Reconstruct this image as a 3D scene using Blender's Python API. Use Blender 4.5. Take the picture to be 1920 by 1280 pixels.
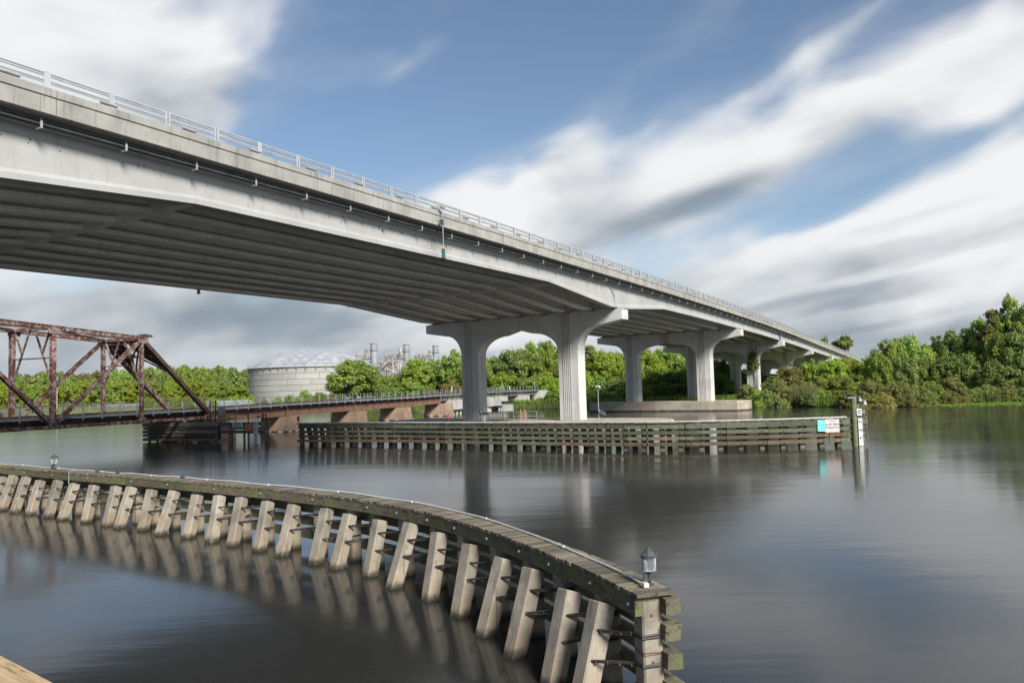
import bpy, bmesh, math, random
import numpy as np
from mathutils import Vector, Matrix
random.seed(7); rng = np.random.default_rng(11)
for o in list(bpy.data.objects): bpy.data.objects.remove(o)
SC = bpy.context.scene; COL = SC.collection
V3 = Vector; R = math.radians

# ------------------------------------------------------------------ camera
FPX, PITCH, ROLL, H = 1466.47, 0.0586, 0.0283, 5.6          # focal length in pixels of a 1920 px wide frame
_f = V3((0, math.cos(PITCH), math.sin(PITCH))); _r0 = V3((1, 0, 0)); _u0 = _r0.cross(_f)
_r = math.cos(ROLL)*_r0 - math.sin(ROLL)*_u0; _u = math.sin(ROLL)*_r0 + math.cos(ROLL)*_u0
cd = bpy.data.cameras.new('camera'); cam = bpy.data.objects.new('camera', cd); COL.objects.link(cam)
cd.sensor_width = 36; cd.sensor_fit = 'HORIZONTAL'; cd.lens = FPX/1920*36; cd.clip_start = .05; cd.clip_end = 20000
cam.matrix_world = Matrix(((_r.x, _u.x, -_f.x, 0), (_r.y, _u.y, -_f.y, 0), (_r.z, _u.z, -_f.z, H), (0, 0, 0, 1)))
SC.camera = cam
SC.cycles.diffuse_bounces = 8
def ray(x, y): return (x-960)/FPX*_r - (y-640)/FPX*_u + _f
def G(x, y, z=0.0):                                          # pixel on a level plane
    v = ray(x, y); return V3((0, 0, H)) + v*((z-H)/v.z)
def atY(x, y, Y):                                            # pixel at a known depth
    v = ray(x, y); return V3((0, 0, H)) + v*(Y/v.y)

# ------------------------------------------------------------------ world, sun, exposure
SUN_EL, SUN_AZ = R(35), R(151)                               # azimuth clockwise from +Y
class S:
    """a node socket with arithmetic"""
    def __init__(s, t, k): s.t, s.k = t, k
    def m(s, op, b=None, c=None, clamp=False):
        n = s.t.nodes.new('ShaderNodeMath'); n.operation = op; n.use_clamp = clamp
        for i, q in enumerate((s, b, c)):
            if q is None: continue
            if isinstance(q, S): s.t.links.new(q.k, n.inputs[i])
            else: n.inputs[i].default_value = q
        return S(s.t, n.outputs[0])
    def __add__(s, b): return s.m('ADD', b)
    def __sub__(s, b): return s.m('SUBTRACT', b)
    def __mul__(s, b): return s.m('MULTIPLY', b)
    def __truediv__(s, b): return s.m('DIVIDE', b)
    __radd__ = __add__; __rmul__ = __mul__
    def ss(s, a, b):
        n = s.t.nodes.new('ShaderNodeMapRange'); n.interpolation_type = 'SMOOTHSTEP'
        s.t.links.new(s.k, n.inputs[0]); n.inputs[1].default_value = a; n.inputs[2].default_value = b
        return S(s.t, n.outputs[0])
def xyz(t, sock):
    n = t.nodes.new('ShaderNodeSeparateXYZ'); t.links.new(sock, n.inputs[0]); return [S(t, o) for o in n.outputs]
def vec(t, a, b, c):
    n = t.nodes.new('ShaderNodeCombineXYZ')
    for i, q in enumerate((a, b, c)):
        if isinstance(q, S): t.links.new(q.k, n.inputs[i])
        else: n.inputs[i].default_value = q
    return n.outputs[0]
def noise(t, v, scale=1., detail=4., rough=.5, dist=0.):
    n = t.nodes.new('ShaderNodeTexNoise')
    if v is not None: t.links.new(v, n.inputs['Vector'])
    n.inputs['Scale'].default_value = scale; n.inputs['Detail'].default_value = detail
    n.inputs['Roughness'].default_value = rough; n.inputs['Distortion'].default_value = dist
    return S(t, n.outputs['Fac'])
def mix(t, fac, a, b):
    n = t.nodes.new('ShaderNodeMix'); n.data_type = 'RGBA'
    for i, q in ((0, fac), (6, a), (7, b)):
        if isinstance(q, S): t.links.new(q.k, n.inputs[i])
        elif hasattr(q, 'is_linked'): t.links.new(q, n.inputs[i])
        else: n.inputs[i].default_value = q if i == 0 else (*q, 1)
    return n.outputs[2]

W = bpy.data.worlds.new('World'); SC.world = W; W.use_nodes = True
t = W.node_tree; t.nodes.clear()
out = t.nodes.new('ShaderNodeOutputWorld'); bg = t.nodes.new('ShaderNodeBackground')
sky = t.nodes.new('ShaderNodeTexSky'); sky.sky_type = 'NISHITA'; sky.sun_disc = False
sky.sun_elevation = SUN_EL; sky.sun_rotation = SUN_AZ; sky.air_density = 1.0; sky.dust_density = .5; sky.ozone_density = 1.2
bg.inputs[1].default_value = .068
tc = t.nodes.new('ShaderNodeTexCoord'); dx, dy, dz = xyz(t, tc.outputs['Generated'])
az = dx.m('ARCTAN2', dy); el = dz.m('ARCSINE')
elc = el.m('MAXIMUM', 0.0)
k = dz.m('MAXIMUM', 0.0) + .13
px_, py_ = dx/k, dy/k
q = px_*.93 + py_*.37; w = py_*.93 - px_*.37               # w runs along the wind
nA = noise(t, vec(t, q*1.15, w*.42, 3.1), 1.0, 2.0, .45)
nB = noise(t, vec(t, q*3.1, w*.62, 7.7), 1.0, 2.0, .5)
warp = (nB - .5)*.055
def blob(px, py, rx, ry, deg, hard=1.0):
    """a cloud bank: soft tilted ellipse round one direction of the sky, edges stirred by the wind noise"""
    d = ray(px, py).normalized(); a0, e0 = math.atan2(d.x, d.y), math.asin(d.z); c, s = math.cos(R(deg)), math.sin(R(deg))
    u_ = (az - a0) + warp; v_ = (el - e0) + warp
    x_ = (u_*c + v_*s)*(FPX/rx); y_ = (v_*c - u_*s)*(FPX/ry)
    return (x_*x_ + y_*y_).m('MULTIPLY', -1.0*hard).m('EXPONENT')
def total(L):
    r = None
    for b, wgt in L: r = b*wgt if r is None else r + b*wgt
    return r
nL = noise(t, vec(t, az*3.0 + el*2.0, el*11.0 - az*2.0, 4.4), 1.0, 3.0, .48, .3)    # long flat wisps low in the sky
nM = noise(t, vec(t, az*6.5 + el*3.0, el*12.5 - az*3.4, 9.1), 1.0, 3.0, .45, .35)
cover = total([(blob(110, 40, 330, 170, 10), 1.0), (blob(330, 150, 150, 62, 12), .6), (blob(60, 220, 330, 60, 5), .5), (blob(1290, 330, 300, 66, 24), .85), (blob(1640, 190, 330, 58, 24), .95), (blob(1900, 120, 200, 50, 27), .7),
               (blob(1070, 290, 130, 70, 45), .55), (blob(1000, 360, 130, 60, 30), .5), (blob(1800, 370, 300, 60, 22), .85), (blob(960, 420, 240, 56, 20), .75), (blob(1400, 490, 150, 46, 20), .66), (blob(1700, 480, 260, 60, 12), .75), (blob(830, 365, 110, 44, 22), .62),
               (blob(780, 110, 80, 16, 32), .34), (blob(1560, 70, 240, 20, 25), .28), (blob(1700, 590, 600, 60, 4), .7), (blob(250, 600, 800, 85, 3), .7),
               (blob(1000, 130, 330, 140, 25), -.3), (blob(1520, 405, 220, 22, 22), -.55), (blob(620, 260, 170, 130, 20), -.3)])
lowband = (el*-1.0).ss(-.30, -.07)
hi_ = el.ss(.04, .22)
dens = cover*.80 + hi_*((nA - .5)*.22 + (nB - .5)*.26) + (nM - .5)*.95 + lowband*.30 + (el*-1.0).ss(-.10, -.02)*.35
fac = dens.ss(.10, .68)
thin = dens.ss(-.1, .3)*.14
shade = total([(blob(1310, 385, 210, 36, 12), .75), (blob(1060, 410, 160, 46, 15), .30), (blob(1690, 470, 240, 26, 8), .5), (blob(1740, 400, 170, 20, 14), .4), (blob(1560, 560, 300, 24, 5), .4),
               (blob(250, 590, 800, 110, 2), .36), (blob(60, 200, 300, 60, 8), .28), (blob(1700, 650, 700, 70, 2), .42), (blob(900, 690, 900, 40, 1), .3)])
grey = (shade*1.15 + (nL - .5)*1.5 + (nM - .5)*-.9 + lowband*.14).ss(.0, .95)
cloud_c = mix(t, grey, (.515, .52, .525), (.16, .195, .23))
bgc = t.nodes.new('ShaderNodeBackground'); t.links.new(cloud_c, bgc.inputs[0]); bgc.inputs[1].default_value = 1.0
t.links.new(sky.outputs[0], bg.inputs[0])
mx = t.nodes.new('ShaderNodeMixShader')
t.links.new(fac.m('MAXIMUM', thin).k, mx.inputs[0]); t.links.new(bg.outputs[0], mx.inputs[1]); t.links.new(bgc.outputs[0], mx.inputs[2])
t.links.new(mx.outputs[0], out.inputs[0])
sl = bpy.data.lights.new('sun', 'SUN'); sl.energy = 4.3; sl.angle = R(18); sl.color = (1, .95, .87)
so = bpy.data.objects.new('sun', sl); COL.objects.link(so)
sd = V3((math.sin(SUN_AZ)*math.cos(SUN_EL), math.cos(SUN_AZ)*math.cos(SUN_EL), math.sin(SUN_EL)))
so.rotation_euler = sd.to_track_quat('Z', 'Y').to_euler(); so.location = (0, -20, 80)
vs = SC.view_settings; vs.view_transform = 'Standard'; vs.look = 'None'; vs.gamma = 1; vs.exposure = 0.8; vs.use_curve_mapping = False

# ------------------------------------------------------------------ materials
def newmat(name):
    m = bpy.data.materials.new(name); m.use_nodes = True; t = m.node_tree
    return m, t, t.nodes['Principled BSDF']
def link(t, a, b): t.links.new(a.k if isinstance(a, S) else a, b)
def bump(t, bs, h, strength, dist=.02):
    n = t.nodes.new('ShaderNodeBump'); n.inputs['Strength'].default_value = strength; n.inputs['Distance'].default_value = dist
    link(t, h, n.inputs['Height']); t.links.new(n.outputs[0], bs.inputs['Normal'])
def pos(t): return t.nodes.new('ShaderNodeNewGeometry').outputs['Position']
def rnd(t): return S(t, t.nodes.new('ShaderNodeObjectInfo').outputs['Random'])
def scaled(t, p, sx, sy, sz):
    x, y, z = xyz(t, p); return vec(t, x*sx, y*sy, z*sz)
def surf(name, a, b, scale=1., rough=.8, streak=None, sc=None, bumps=.0, bscale=12., vary=.0, metallic=0., lo=.35, hi=.7, fine=None):
    """two-tone mottled surface; streak = colour of vertical run-down stains"""
    m, t, bs = newmat(name); p = pos(t)
    c = mix(t, noise(t, p, scale, 5, .6).ss(lo, hi), a, b)
    if fine: c = mix(t, noise(t, p, bscale*2.5, 3, .7).ss(.5, .72)*.6, c, fine)
    if streak: c = mix(t, noise(t, scaled(t, p, 3.2, 3.2, .22), 1.0, 5, .65).ss(.52, .74)*(sc or .6), c, streak)
    if vary:
        r_ = rnd(t); n = t.nodes.new('ShaderNodeHueSaturation'); link(t, c, n.inputs['Color'])
        link(t, r_*(2*vary) + (1-vary), n.inputs['Value']); c = n.outputs[0]
    link(t, c, bs.inputs['Base Color']); bs.inputs['Roughness'].default_value = rough; bs.inputs['Metallic'].default_value = metallic
    if bumps: bump(t, bs, noise(t, p, bscale, 6, .7), bumps)
    return m
M = {}
M['girder'] = surf('painted_concrete', (.35, .355, .345), (.295, .30, .29), .3, .8, (.215, .215, .20), .5, .12, 6)
M['girder_in'] = surf('shade_lifted_concrete', (.70, .705, .675), (.60, .605, .575), .5, .85, (.34, .345, .32), .5, .15, 6, vary=.08)  # girder concrete, colour lightened to offset the shade under the deck
M['soffit'] = surf('shade_darkened_soffit', (.27, .27, .25), (.20, .20, .185), .4, .9)  # deck concrete, colour darkened to deepen the shade in the gaps between girders
M['parapet'] = surf('weathered_concrete', (.31, .307, .28), (.225, .222, .202), .7, .85, (.085, .085, .075), .8, .2, 9, vary=.07)
M['pier'] = surf('pier_concrete', (.53, .535, .52), (.43, .435, .42), .4, .8, (.29, .28, .255), .55, .12, 6)
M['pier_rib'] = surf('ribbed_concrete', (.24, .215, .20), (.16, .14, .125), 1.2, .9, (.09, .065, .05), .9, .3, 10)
M['footing'] = surf('footing_concrete', (.38, .335, .27), (.27, .235, .185), .6, .85, (.14, .115, .09), .6, .25, 5)
def wetline(m, z0, z1, col):
    t = m.node_tree; bs = t.nodes['Principled BSDF']; src = bs.inputs['Base Color'].links[0].from_socket; p = pos(t); z = xyz(t, p)[2]
    link(t, mix(t, (z*-1.0 + (noise(t, p, 1.6, 5, .65) - .5)*.3).ss(-z1, -z0), src, col), bs.inputs['Base Color'])
wetline(M['footing'], .08, .42, (.035, .03, .022))
M['stain'] = surf('stained_concrete', (.43, .39, .29), (.35, .31, .22), .6, .85)
M['asphalt'] = surf('asphalt', (.05, .05, .05), (.065, .063, .06), 2)
M['alu'] = surf('aluminium_rail', (.44, .46, .48), (.36, .38, .40), 1.5, .45, metallic=.2)
M['galv'] = surf('galvanised_steel', (.27, .315, .345), (.20, .235, .26), 1.2, .5, metallic=.25)
M['pipe'] = surf('dark_conduit', (.04, .048, .05), (.075, .087, .09), 1.5, .6)
M['darkmetal'] = surf('dark_metal', (.035, .042, .045), (.08, .085, .085), 9, .45)
M['black'] = surf('black_rubber', (.012, .012, .012), (.025, .022, .02), 6, .55)
M['white'] = surf('white_paint', (.54, .55, .545), (.44, .45, .44), 3, .6)
M['fixture'] = surf('lamp_housing', (.30, .31, .31), (.22, .225, .225), 3, .5)
M['browngirder'] = surf('brown_painted_steel', (.20, .118, .088), (.15, .085, .063), .7, .6, (.08, .045, .035), .45)
M['railpier'] = surf('tan_pier_concrete', (.37, .265, .185), (.26, .18, .125), .5, .85, (.10, .075, .055), .7, .25, 5)
M['greyspan'] = surf('grey_span_concrete', (.42, .42, .40), (.32, .32, .30), .5, .85, (.15, .15, .14), .6, .15, 6)
M['tie'] = surf('dark_ties', (.07, .05, .04), (.12, .08, .06), 2, .8)
M['tank'] = surf('tank_steel', (.30, .30, .28), (.265, .265, .245), .12, .6, (.27, .265, .24), .4, vary=.09)
M['tankseam'] = surf('tank_seam', (.17, .17, .155), (.15, .15, .14), .3, .8)
M['dome'] = surf('dome_aluminium', (.40, .41, .43), (.33, .34, .37), .08, .5, vary=.16, metallic=.25)
M['stack'] = surf('stack_steel', (.26, .28, .295), (.20, .215, .23), .1, .6, (.22, .21, .20), .4)
M['stackrust'] = surf('rusty_rim', (.26, .15, .10), (.16, .10, .075), .5, .8)
M['plant'] = surf('plant_pipework', (.36, .33, .30), (.14, .10, .08), .45, .7, vary=.25)
M['yellow'] = surf('yellow_paint', (.55, .33, .03), (.48, .27, .03), 3, .5)
M['orange'] = surf('orange_paint', (.80, .22, .03), (.72, .18, .03), 3, .5)
M['salmon'] = surf('faded_orange_paint', (.62, .25, .12), (.55, .2, .1), 3, .6)
M['teal'] = surf('teal_sign_face', (.07, .52, .44), (.30, .68, .60), 7, .6, lo=.5, hi=.6)
M['signwhite'] = surf('sign_face', (.43, .46, .48), (.36, .39, .41), 2, .6)
M['redsign'] = surf('faded_red_sign', (.42, .12, .07), (.34, .10, .06), 4, .6)
M['ink'] = surf('sign_ink', (.015, .015, .02), (.03, .03, .03), 4, .6)
M['lawn'] = surf('lawn', (.17, .19, .05), (.22, .22, .08), .2, .95)
M['seawall'] = surf('seawall_concrete', (.10, .105, .10), (.06, .065, .062), .4, .9, (.16, .15, .13), .4)
M['sheetpile'] = surf('sheet_piling', (.10, .11, .12), (.15, .15, .15), .5, .7)
M['riprap'] = surf('riprap_stone', (.42, .41, .39), (.30, .29, .27), 1.5, .9, vary=.25)
M['bark'] = surf('bark', (.09, .075, .06), (.14, .12, .10), 2, .95, bumps=.4)
M['pine_bark'] = surf('pine_bark', (.15, .10, .07), (.10, .07, .05), 2, .95)
M['redglass'] = surf('red_lens', (.36, .02, .016), (.28, .015, .012), 3, .25)
M['greenglass'] = surf('green_lens', (.0, .12, .11), (.0, .09, .08), 3, .2)
M['cable'] = surf('cable', (.018, .017, .016), (.03, .024, .02), 20, .6)
M['clamp'] = surf('rusty_clamp', (.13, .06, .032), (.06, .03, .02), 30, .8)

def pile_mat():
    m, t, bs = newmat('pile_concrete'); p = pos(t); x, y, z = xyz(t, p)
    c = mix(t, noise(t, p, 1.6, 6, .65).ss(.35, .66), (.30, .27, .22), (.175, .155, .125))
    n2 = noise(t, p, 26, 4, .75)
    zz = z + (noise(t, p, 2.2, 4, .6) - .5)*.5
    c = mix(t, (zz*-1.0).ss(-.95, -.35)*.5, c, (.30, .24, .165))                  # tidal band where the old surface has worn to sand
    c = mix(t, n2.ss(.52, .7)*(z*-1.0).ss(-1.3, -.2)*.8, c, (.16, .125, .085))         # exposed aggregate
    c = mix(t, noise(t, p, 60, 2, .6).ss(.62, .72)*.8, c, (.085, .075, .062))            # pits
    c = mix(t, (z*-1.0 + (noise(t, p, 5, 4, .6) - .5)*.28).ss(-.26, -.02), c, (.028, .026, .013))  # wet weed line
    c = mix(t, noise(t, scaled(t, p, 5, 5, .5), 1.0, 5, .65).ss(.52, .70)*.75, c, (.12, .105, .088))
    n = t.nodes.new('ShaderNodeHueSaturation'); link(t, c, n.inputs['Color']); link(t, rnd(t)*.36 + .78, n.inputs['Value'])
    link(t, n.outputs[0], bs.inputs['Base Color']); bs.inputs['Roughness'].default_value = .9
    bump(t, bs, n2 + noise(t, p, 6, 5, .6)*1.2, .55, .015)
    return m
M['pile'] = pile_mat()
def timber(name, a, b, moss, mossamt, grain=1.0, vary=.2):
    m, t, bs = newmat(name); p = pos(t); obj_ = t.nodes.new('ShaderNodeTexCoord').outputs['Object']
    r_ = rnd(t)
    c = mix(t, noise(t, scaled(t, obj_, 2.5, 26, 26), 1.0, 5, .65, .5).ss(.35, .68), a, b)
    c = mix(t, noise(t, scaled(t, obj_, 5, 60, 60), 1.0, 3, .6).ss(.6, .7)*.7, c, tuple(q*.25 for q in a))
    c = mix(t, noise(t, p, 1.6, 6, .68).ss(.52 - mossamt*.1, .68)*mossamt, c, moss)
    c = mix(t, noise(t, p, 7, 5, .7).ss(.56, .66)*.8, c, tuple(q*.18 for q in b))
    n = t.nodes.new('ShaderNodeHueSaturation'); link(t, c, n.inputs['Color']); link(t, r_*(2*vary) + (1-vary), n.inputs['Value'])
    link(t, n.outputs[0], bs.inputs['Base Color']); bs.inputs['Roughness'].default_value = .92
    bump(t, bs, noise(t, scaled(t, obj_, 4, 40, 40), 1.0, 4, .6) + noise(t, p, 9, 5, .7)*.8, .7, .012)
    return m
M['plank'] = timber('weathered_plank', (.19, .16, .128), (.095, .077, .058), (.115, .125, .05), .6, vary=.48)
M['mossbeam'] = timber('mossy_beam', (.135, .12, .08), (.072, .063, .042), (.12, .14, .045), .85)
M['waler'] = timber('green_waler', (.125, .132, .09), (.06, .063, .042), (.075, .095, .06), .7, vary=.3)
M['waler_low'] = timber('brown_waler', (.15, .122, .082), (.07, .057, .038), (.07, .072, .04), .6, vary=.3)
M['tarred'] = timber('tarred_timber', (.18, .145, .12), (.09, .074, .062), (.22, .20, .17), .5, vary=.5)
M['railwood'] = timber('tan_rail_timber', (.46, .33, .185), (.33, .225, .115), (.40, .31, .20), .35, vary=.05)  # tan is the timber's own colour
M['post'] = timber('green_post', (.15, .165, .09), (.10, .11, .06), (.14, .18, .08), .6)
def rusty(name, paint, rust, amt):
    m, t, bs = newmat(name); p = pos(t)
    f = noise(t, p, 1.7, 7, .72).ss(.5 - amt*.2, .56) ; g = noise(t, scaled(t, p, 5, 5, 1.2), 1.0, 5, .7)
    c = mix(t, f, paint, mix(t, g.ss(.4, .62), rust, tuple(q*.42 for q in rust)))
    link(t, c, bs.inputs['Base Color']); bs.inputs['Roughness'].default_value = .75; bump(t, bs, f, .25, .01); return m
M['rust'] = rusty('rusting_painted_steel', (.26, .215, .20), (.12, .05, .036), .6)
M['rust_dark'] = rusty('dark_rusty_steel', (.085, .055, .042), (.06, .034, .025), .4)
M['rust_pale'] = rusty('flaking_pale_steel', (.32, .255, .245), (.15, .05, .036), .45)
def leafmat(name, a, b, c_):
    m, t, bs = newmat(name); t.nodes.remove(bs); o = [n for n in t.nodes if n.type == 'OUTPUT_MATERIAL'][0]
    at = t.nodes.new('ShaderNodeAttribute'); at.attribute_name = 'leaf'; r_ = S(t, at.outputs['Fac'])
    p = pos(t); c = mix(t, r_, a, b); c = mix(t, noise(t, p, .22, 3, .6).ss(.42, .68)*.8, c, c_)
    n = t.nodes.new('ShaderNodeHueSaturation'); link(t, c, n.inputs['Color']); link(t, rnd(t)*.4 + .8, n.inputs['Value']); link(t, rnd(t)*.035 + .4825, n.inputs['Hue'])
    d = t.nodes.new('ShaderNodeBsdfDiffuse'); e = t.nodes.new('ShaderNodeBsdfTranslucent'); g = t.nodes.new('ShaderNodeBsdfGlossy'); g.inputs['Roughness'].default_value = .45
    link(t, n.outputs[0], d.inputs[0]); link(t, n.outputs[0], e.inputs[0]); link(t, n.outputs[0], g.inputs[0])
    x1 = t.nodes.new('ShaderNodeMixShader'); x1.inputs[0].default_value = .46; t.links.new(d.outputs[0], x1.inputs[1]); t.links.new(e.outputs[0], x1.inputs[2])
    x2 = t.nodes.new('ShaderNodeMixShader'); x2.inputs[0].default_value = .06; t.links.new(x1.outputs[0], x2.inputs[1]); t.links.new(g.outputs[0], x2.inputs[2])
    t.links.new(x2.outputs[0], o.inputs[0]); return m
M['leaf_mid'] = leafmat('leaf_mid_green', (.18, .255, .062), (.29, .385, .088), (.345, .42, .105))
M['leaf_dark'] = leafmat('leaf_dark_green', (.155, .22, .07), (.245, .32, .10), (.30, .355, .10))
M['leaf_lime'] = leafmat('leaf_lime_green', (.23, .31, .05), (.36, .44, .075), (.29, .37, .06))
M['leaf_olive'] = leafmat('leaf_olive', (.18, .21, .07), (.28, .305, .11), (.31, .30, .11))
M['leaf_gold'] = leafmat('leaf_straw', (.26, .22, .08), (.36, .31, .12), (.30, .27, .085))
M['reed'] = leafmat('reed_blade', (.15, .18, .065), (.24, .22, .11), (.25, .17, .11))
M['grass'] = leafmat('grass_blade', (.11, .17, .04), (.19, .26, .06), (.18, .22, .05))
M['lily'] = leafmat('lily_pad', (.10, .20, .03), (.22, .33, .07), (.16, .26, .05))
def ground_mat():
    m, t, bs = newmat('ground_soil_grass'); p = pos(t); x, y, z = xyz(t, p)
    c = mix(t, noise(t, p, .12, 5, .6).ss(.35, .65), (.085, .105, .028), (.13, .135, .045))
    c = mix(t, (z*-1.0).ss(-.5, .1), c, (.05, .04, .025))
    link(t, c, bs.inputs['Base Color']); bs.inputs['Roughness'].default_value = .95; bump(t, bs, noise(t, p, 1.5, 5, .6), .6, .2); return m
M['ground'] = ground_mat()
def water_mat():
    m, t, bs = newmat('river_water'); p = pos(t)
    bs.inputs['Base Color'].default_value = (.019, .0195, .0185, 1); bs.inputs['IOR'].default_value = 1.4
    a = noise(t, scaled(t, p, .16, .5, 1), 1.0, 3, .5); b = noise(t, scaled(t, p, .9, 3.2, 1), 1.0, 2, .5)
    link(t, noise(t, scaled(t, p, .03, .09, 1), 1.0, 3, .5).ss(.35, .65)*.035 + .105, bs.inputs['Roughness'])
    bump(t, bs, a*.7 + b*.10, .035, .5); return m
M['water'] = water_mat()

# ------------------------------------------------------------------ mesh helpers
UP = V3((0, 0, 1))
class MB:
    def __init__(s): s.v, s.f = [], []
    def box(s, c, X, Y, Z):
        b = len(s.v)
        for i in (-1, 1):
            for j in (-1, 1):
                for k_ in (-1, 1): s.v.append(c + X*i + Y*j + Z*k_)
        s.f += [[b+q for q in f] for f in ((0, 1, 3, 2), (4, 6, 7, 5), (0, 4, 5, 1), (2, 3, 7, 6), (0, 2, 6, 4), (1, 5, 7, 3))]; return s
    def beam(s, p, q, w, h, up=UP):
        p, q = V3(p), V3(q); d = q-p; l = d.length; d.normalize(); x = d.cross(up)
        if x.length < 1e-4: x = d.cross(V3((1, 0, 0)))
        x.normalize(); y = x.cross(d); return s.box((p+q)/2, d*(l/2), x*(w/2), y*(h/2))
    def rings(s, R_, cap=True, closed=True):
        b = len(s.v); n = len(R_[0])
        for r_ in R_: s.v += [V3(p) for p in r_]
        for i in range(len(R_)-1):
            for j in range(n if closed else n-1):
                j2 = (j+1) % n; s.f.append([b+i*n+j, b+i*n+j2, b+(i+1)*n+j2, b+(i+1)*n+j])
        if cap: s.f.append([b+j for j in range(n)][::-1]); s.f.append([b+(len(R_)-1)*n+j for j in range(n)])
        return s
    def prism(s, poly, vec_): return s.rings([[V3(p) for p in poly], [V3(p)+V3(vec_) for p in poly]])
    def tube(s, pts, r, n=6):
        pts = [V3(p) for p in pts]; R_ = []
        for i, p in enumerate(pts):
            d = (pts[min(i+1, len(pts)-1)] - pts[max(i-1, 0)]).normalized(); x = d.cross(UP)
            if x.length < 1e-3: x = d.cross(V3((1, 0, 0)))
            x.normalize(); y = x.cross(d); rr = r[i] if isinstance(r, (list, tuple)) else r
            R_.append([p + (x*math.cos(a) + y*math.sin(a))*rr for a in (2*math.pi*j/n for j in range(n))])
        return s.rings(R_)
    def lathe(s, prof, c, n=16, ax=UP):
        c = V3(c); x = V3((1, 0, 0)) if abs(ax.z) > .9 else UP; x = (x - ax*x.dot(ax)).normalized(); y = ax.cross(x)
        return s.rings([[c + ax*z + (x*math.cos(a) + y*math.sin(a))*max(r_, 1e-4) for a in (2*math.pi*j/n for j in range(n))] for r_, z in prof])
def mesh(mb, mat, name, off=V3((0, 0, 0)), smooth=False, recalc=True):
    me = bpy.data.meshes.new(name); me.from_pydata([tuple(p-off) for p in mb.v], [], mb.f)
    if recalc:
        bm = bmesh.new(); bm.from_mesh(me); bmesh.ops.recalc_face_normals(bm, faces=bm.faces); bm.to_mesh(me); bm.free()
    me.materials.append(mat)
    if smooth:
        me.polygons.foreach_set('use_smooth', [True]*len(me.polygons)); me.set_sharp_from_angle(angle=R(40))
    return me
def wl(o):
    l = V3(o.location)
    while o.parent: o = o.parent; l += o.location
    return l
def put(name, me, parent=None, loc=V3((0, 0, 0)), rot=None, scale=None):
    o = bpy.data.objects.new(name, me); COL.objects.link(o); loc = V3(loc)
    if parent: o.parent = parent; loc = loc - wl(parent)
    o.location = loc
    if rot is not None: o.rotation_euler = rot.to_euler() if hasattr(rot, 'to_euler') else rot
    if scale is not None: o.scale = scale
    return o
def obj(name, mb, mat, parent=None, smooth=False, origin=None):
    m_ = M[mat] if isinstance(mat, str) else mat
    off = origin if origin is not None else (wl(parent) if parent else sum(mb.v, V3((0, 0, 0)))/len(mb.v))
    return put(name, mesh(mb, m_, name, off, smooth), parent, off)
def tag(o, label, cat, group=None, kind=None):
    if label: o['label'] = label
    if cat: o['category'] = cat
    if group: o['group'] = group
    if kind: o['kind'] = kind
    return o
def thing(name, loc, label, cat, group=None):
    o = bpy.data.objects.new(name, None); COL.objects.link(o); o.location = loc; o.empty_display_size = .3
    return tag(o, label, cat, group)
def struct(o): o['kind'] = 'structure'; return o
_fc = {}
def text(s_, size, mat, parent, org, X, Y, align='CENTER'):
    """flat lettering: mesh from the built-in font, laid on the plane X, Y at org"""
    cu = bpy.data.curves.new('txt', 'FONT'); cu.body = s_; cu.size = size; cu.align_x = align; cu.align_y = 'CENTER'; cu.extrude = size*.01
    o = bpy.data.objects.new('txt', cu); COL.objects.link(o); bpy.context.view_layer.update()
    me = bpy.data.meshes.new_from_object(o.evaluated_get(bpy.context.evaluated_depsgraph_get()))
    bpy.data.objects.remove(o); Z = X.cross(Y); mt = Matrix((X, Y, Z)).transposed()
    for v in me.vertices: v.co = mt @ v.co
    me.materials.clear(); me.materials.append(M[mat]); return put('lettering', me, parent, org)
def lerp(tab, x):
    if x <= tab[0][0]: return tab[0][1]
    for (a, b), (c, d) in zip(tab, tab[1:]):
        if x <= c: return b + (d-b)*(x-a)/(c-a)
    return tab[-1][1]

# ------------------------------------------------------------------ ground and water
SH = [(-6000, 255), (-600, 255), (-160, 262), (-150, 300), (-100, 310), (-62, 262), (-40, 212), (-24, 192), (-2, 199), (18, 193), (38, 187), (52, 176), (59, 156), (66, 143), (80, 146), (95, 150), (140, 152), (250, 165), (700, 200), (6000, 260)]
def gz(x, y):
    d = y - lerp(SH, x) + 2.0*math.sin(x*.21) + 1.1*math.sin(x*.53 + y*.1) - 2.0
    if d < 0: return max(-3.0, d*.35)
    base = min(d*.28, 1.15) + .4*min(max((d-6)/40, 0), 1)
    if x < -62: base += .9*min(max(d/30, 0), 1)*min((-62-x)/30, 1)
    return base + .12*math.sin(x*.13)*math.sin(y*.17)
def axis(lo, hi, step, far): 
    a = list(np.arange(lo, hi+.1, step)); g = step; x = hi; b = []
    while x < far: g *= 1.5; x += g; b.append(x)
    g = step; x = lo; c = []
    while x > -far: g *= 1.5; x -= g; c.append(x)
    return c[::-1] + a + b
xs = axis(-330, 330, 3.3, 7000); ys = axis(125, 420, 3.0, 7000)
g = MB(); g.v = [V3((x, y, gz(x, y))) for y in ys for x in xs]; nx = len(xs)
g.f = [[j*nx+i, j*nx+i+1, (j+1)*nx+i+1, (j+1)*nx+i] for j in range(len(ys)-1) for i in range(nx-1)]
struct(put('ground', mesh(g, M['ground'], 'ground', smooth=True, recalc=False)))
wb = MB(); wb.v = [V3(p) for p in ((-7000, -7000, 0), (7000, -7000, 0), (7000, 7000, 0), (-7000, 7000, 0))]; wb.f = [[0, 1, 2, 3]]
struct(put('water', mesh(wb, M['water'], 'water', recalc=False)))

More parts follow.
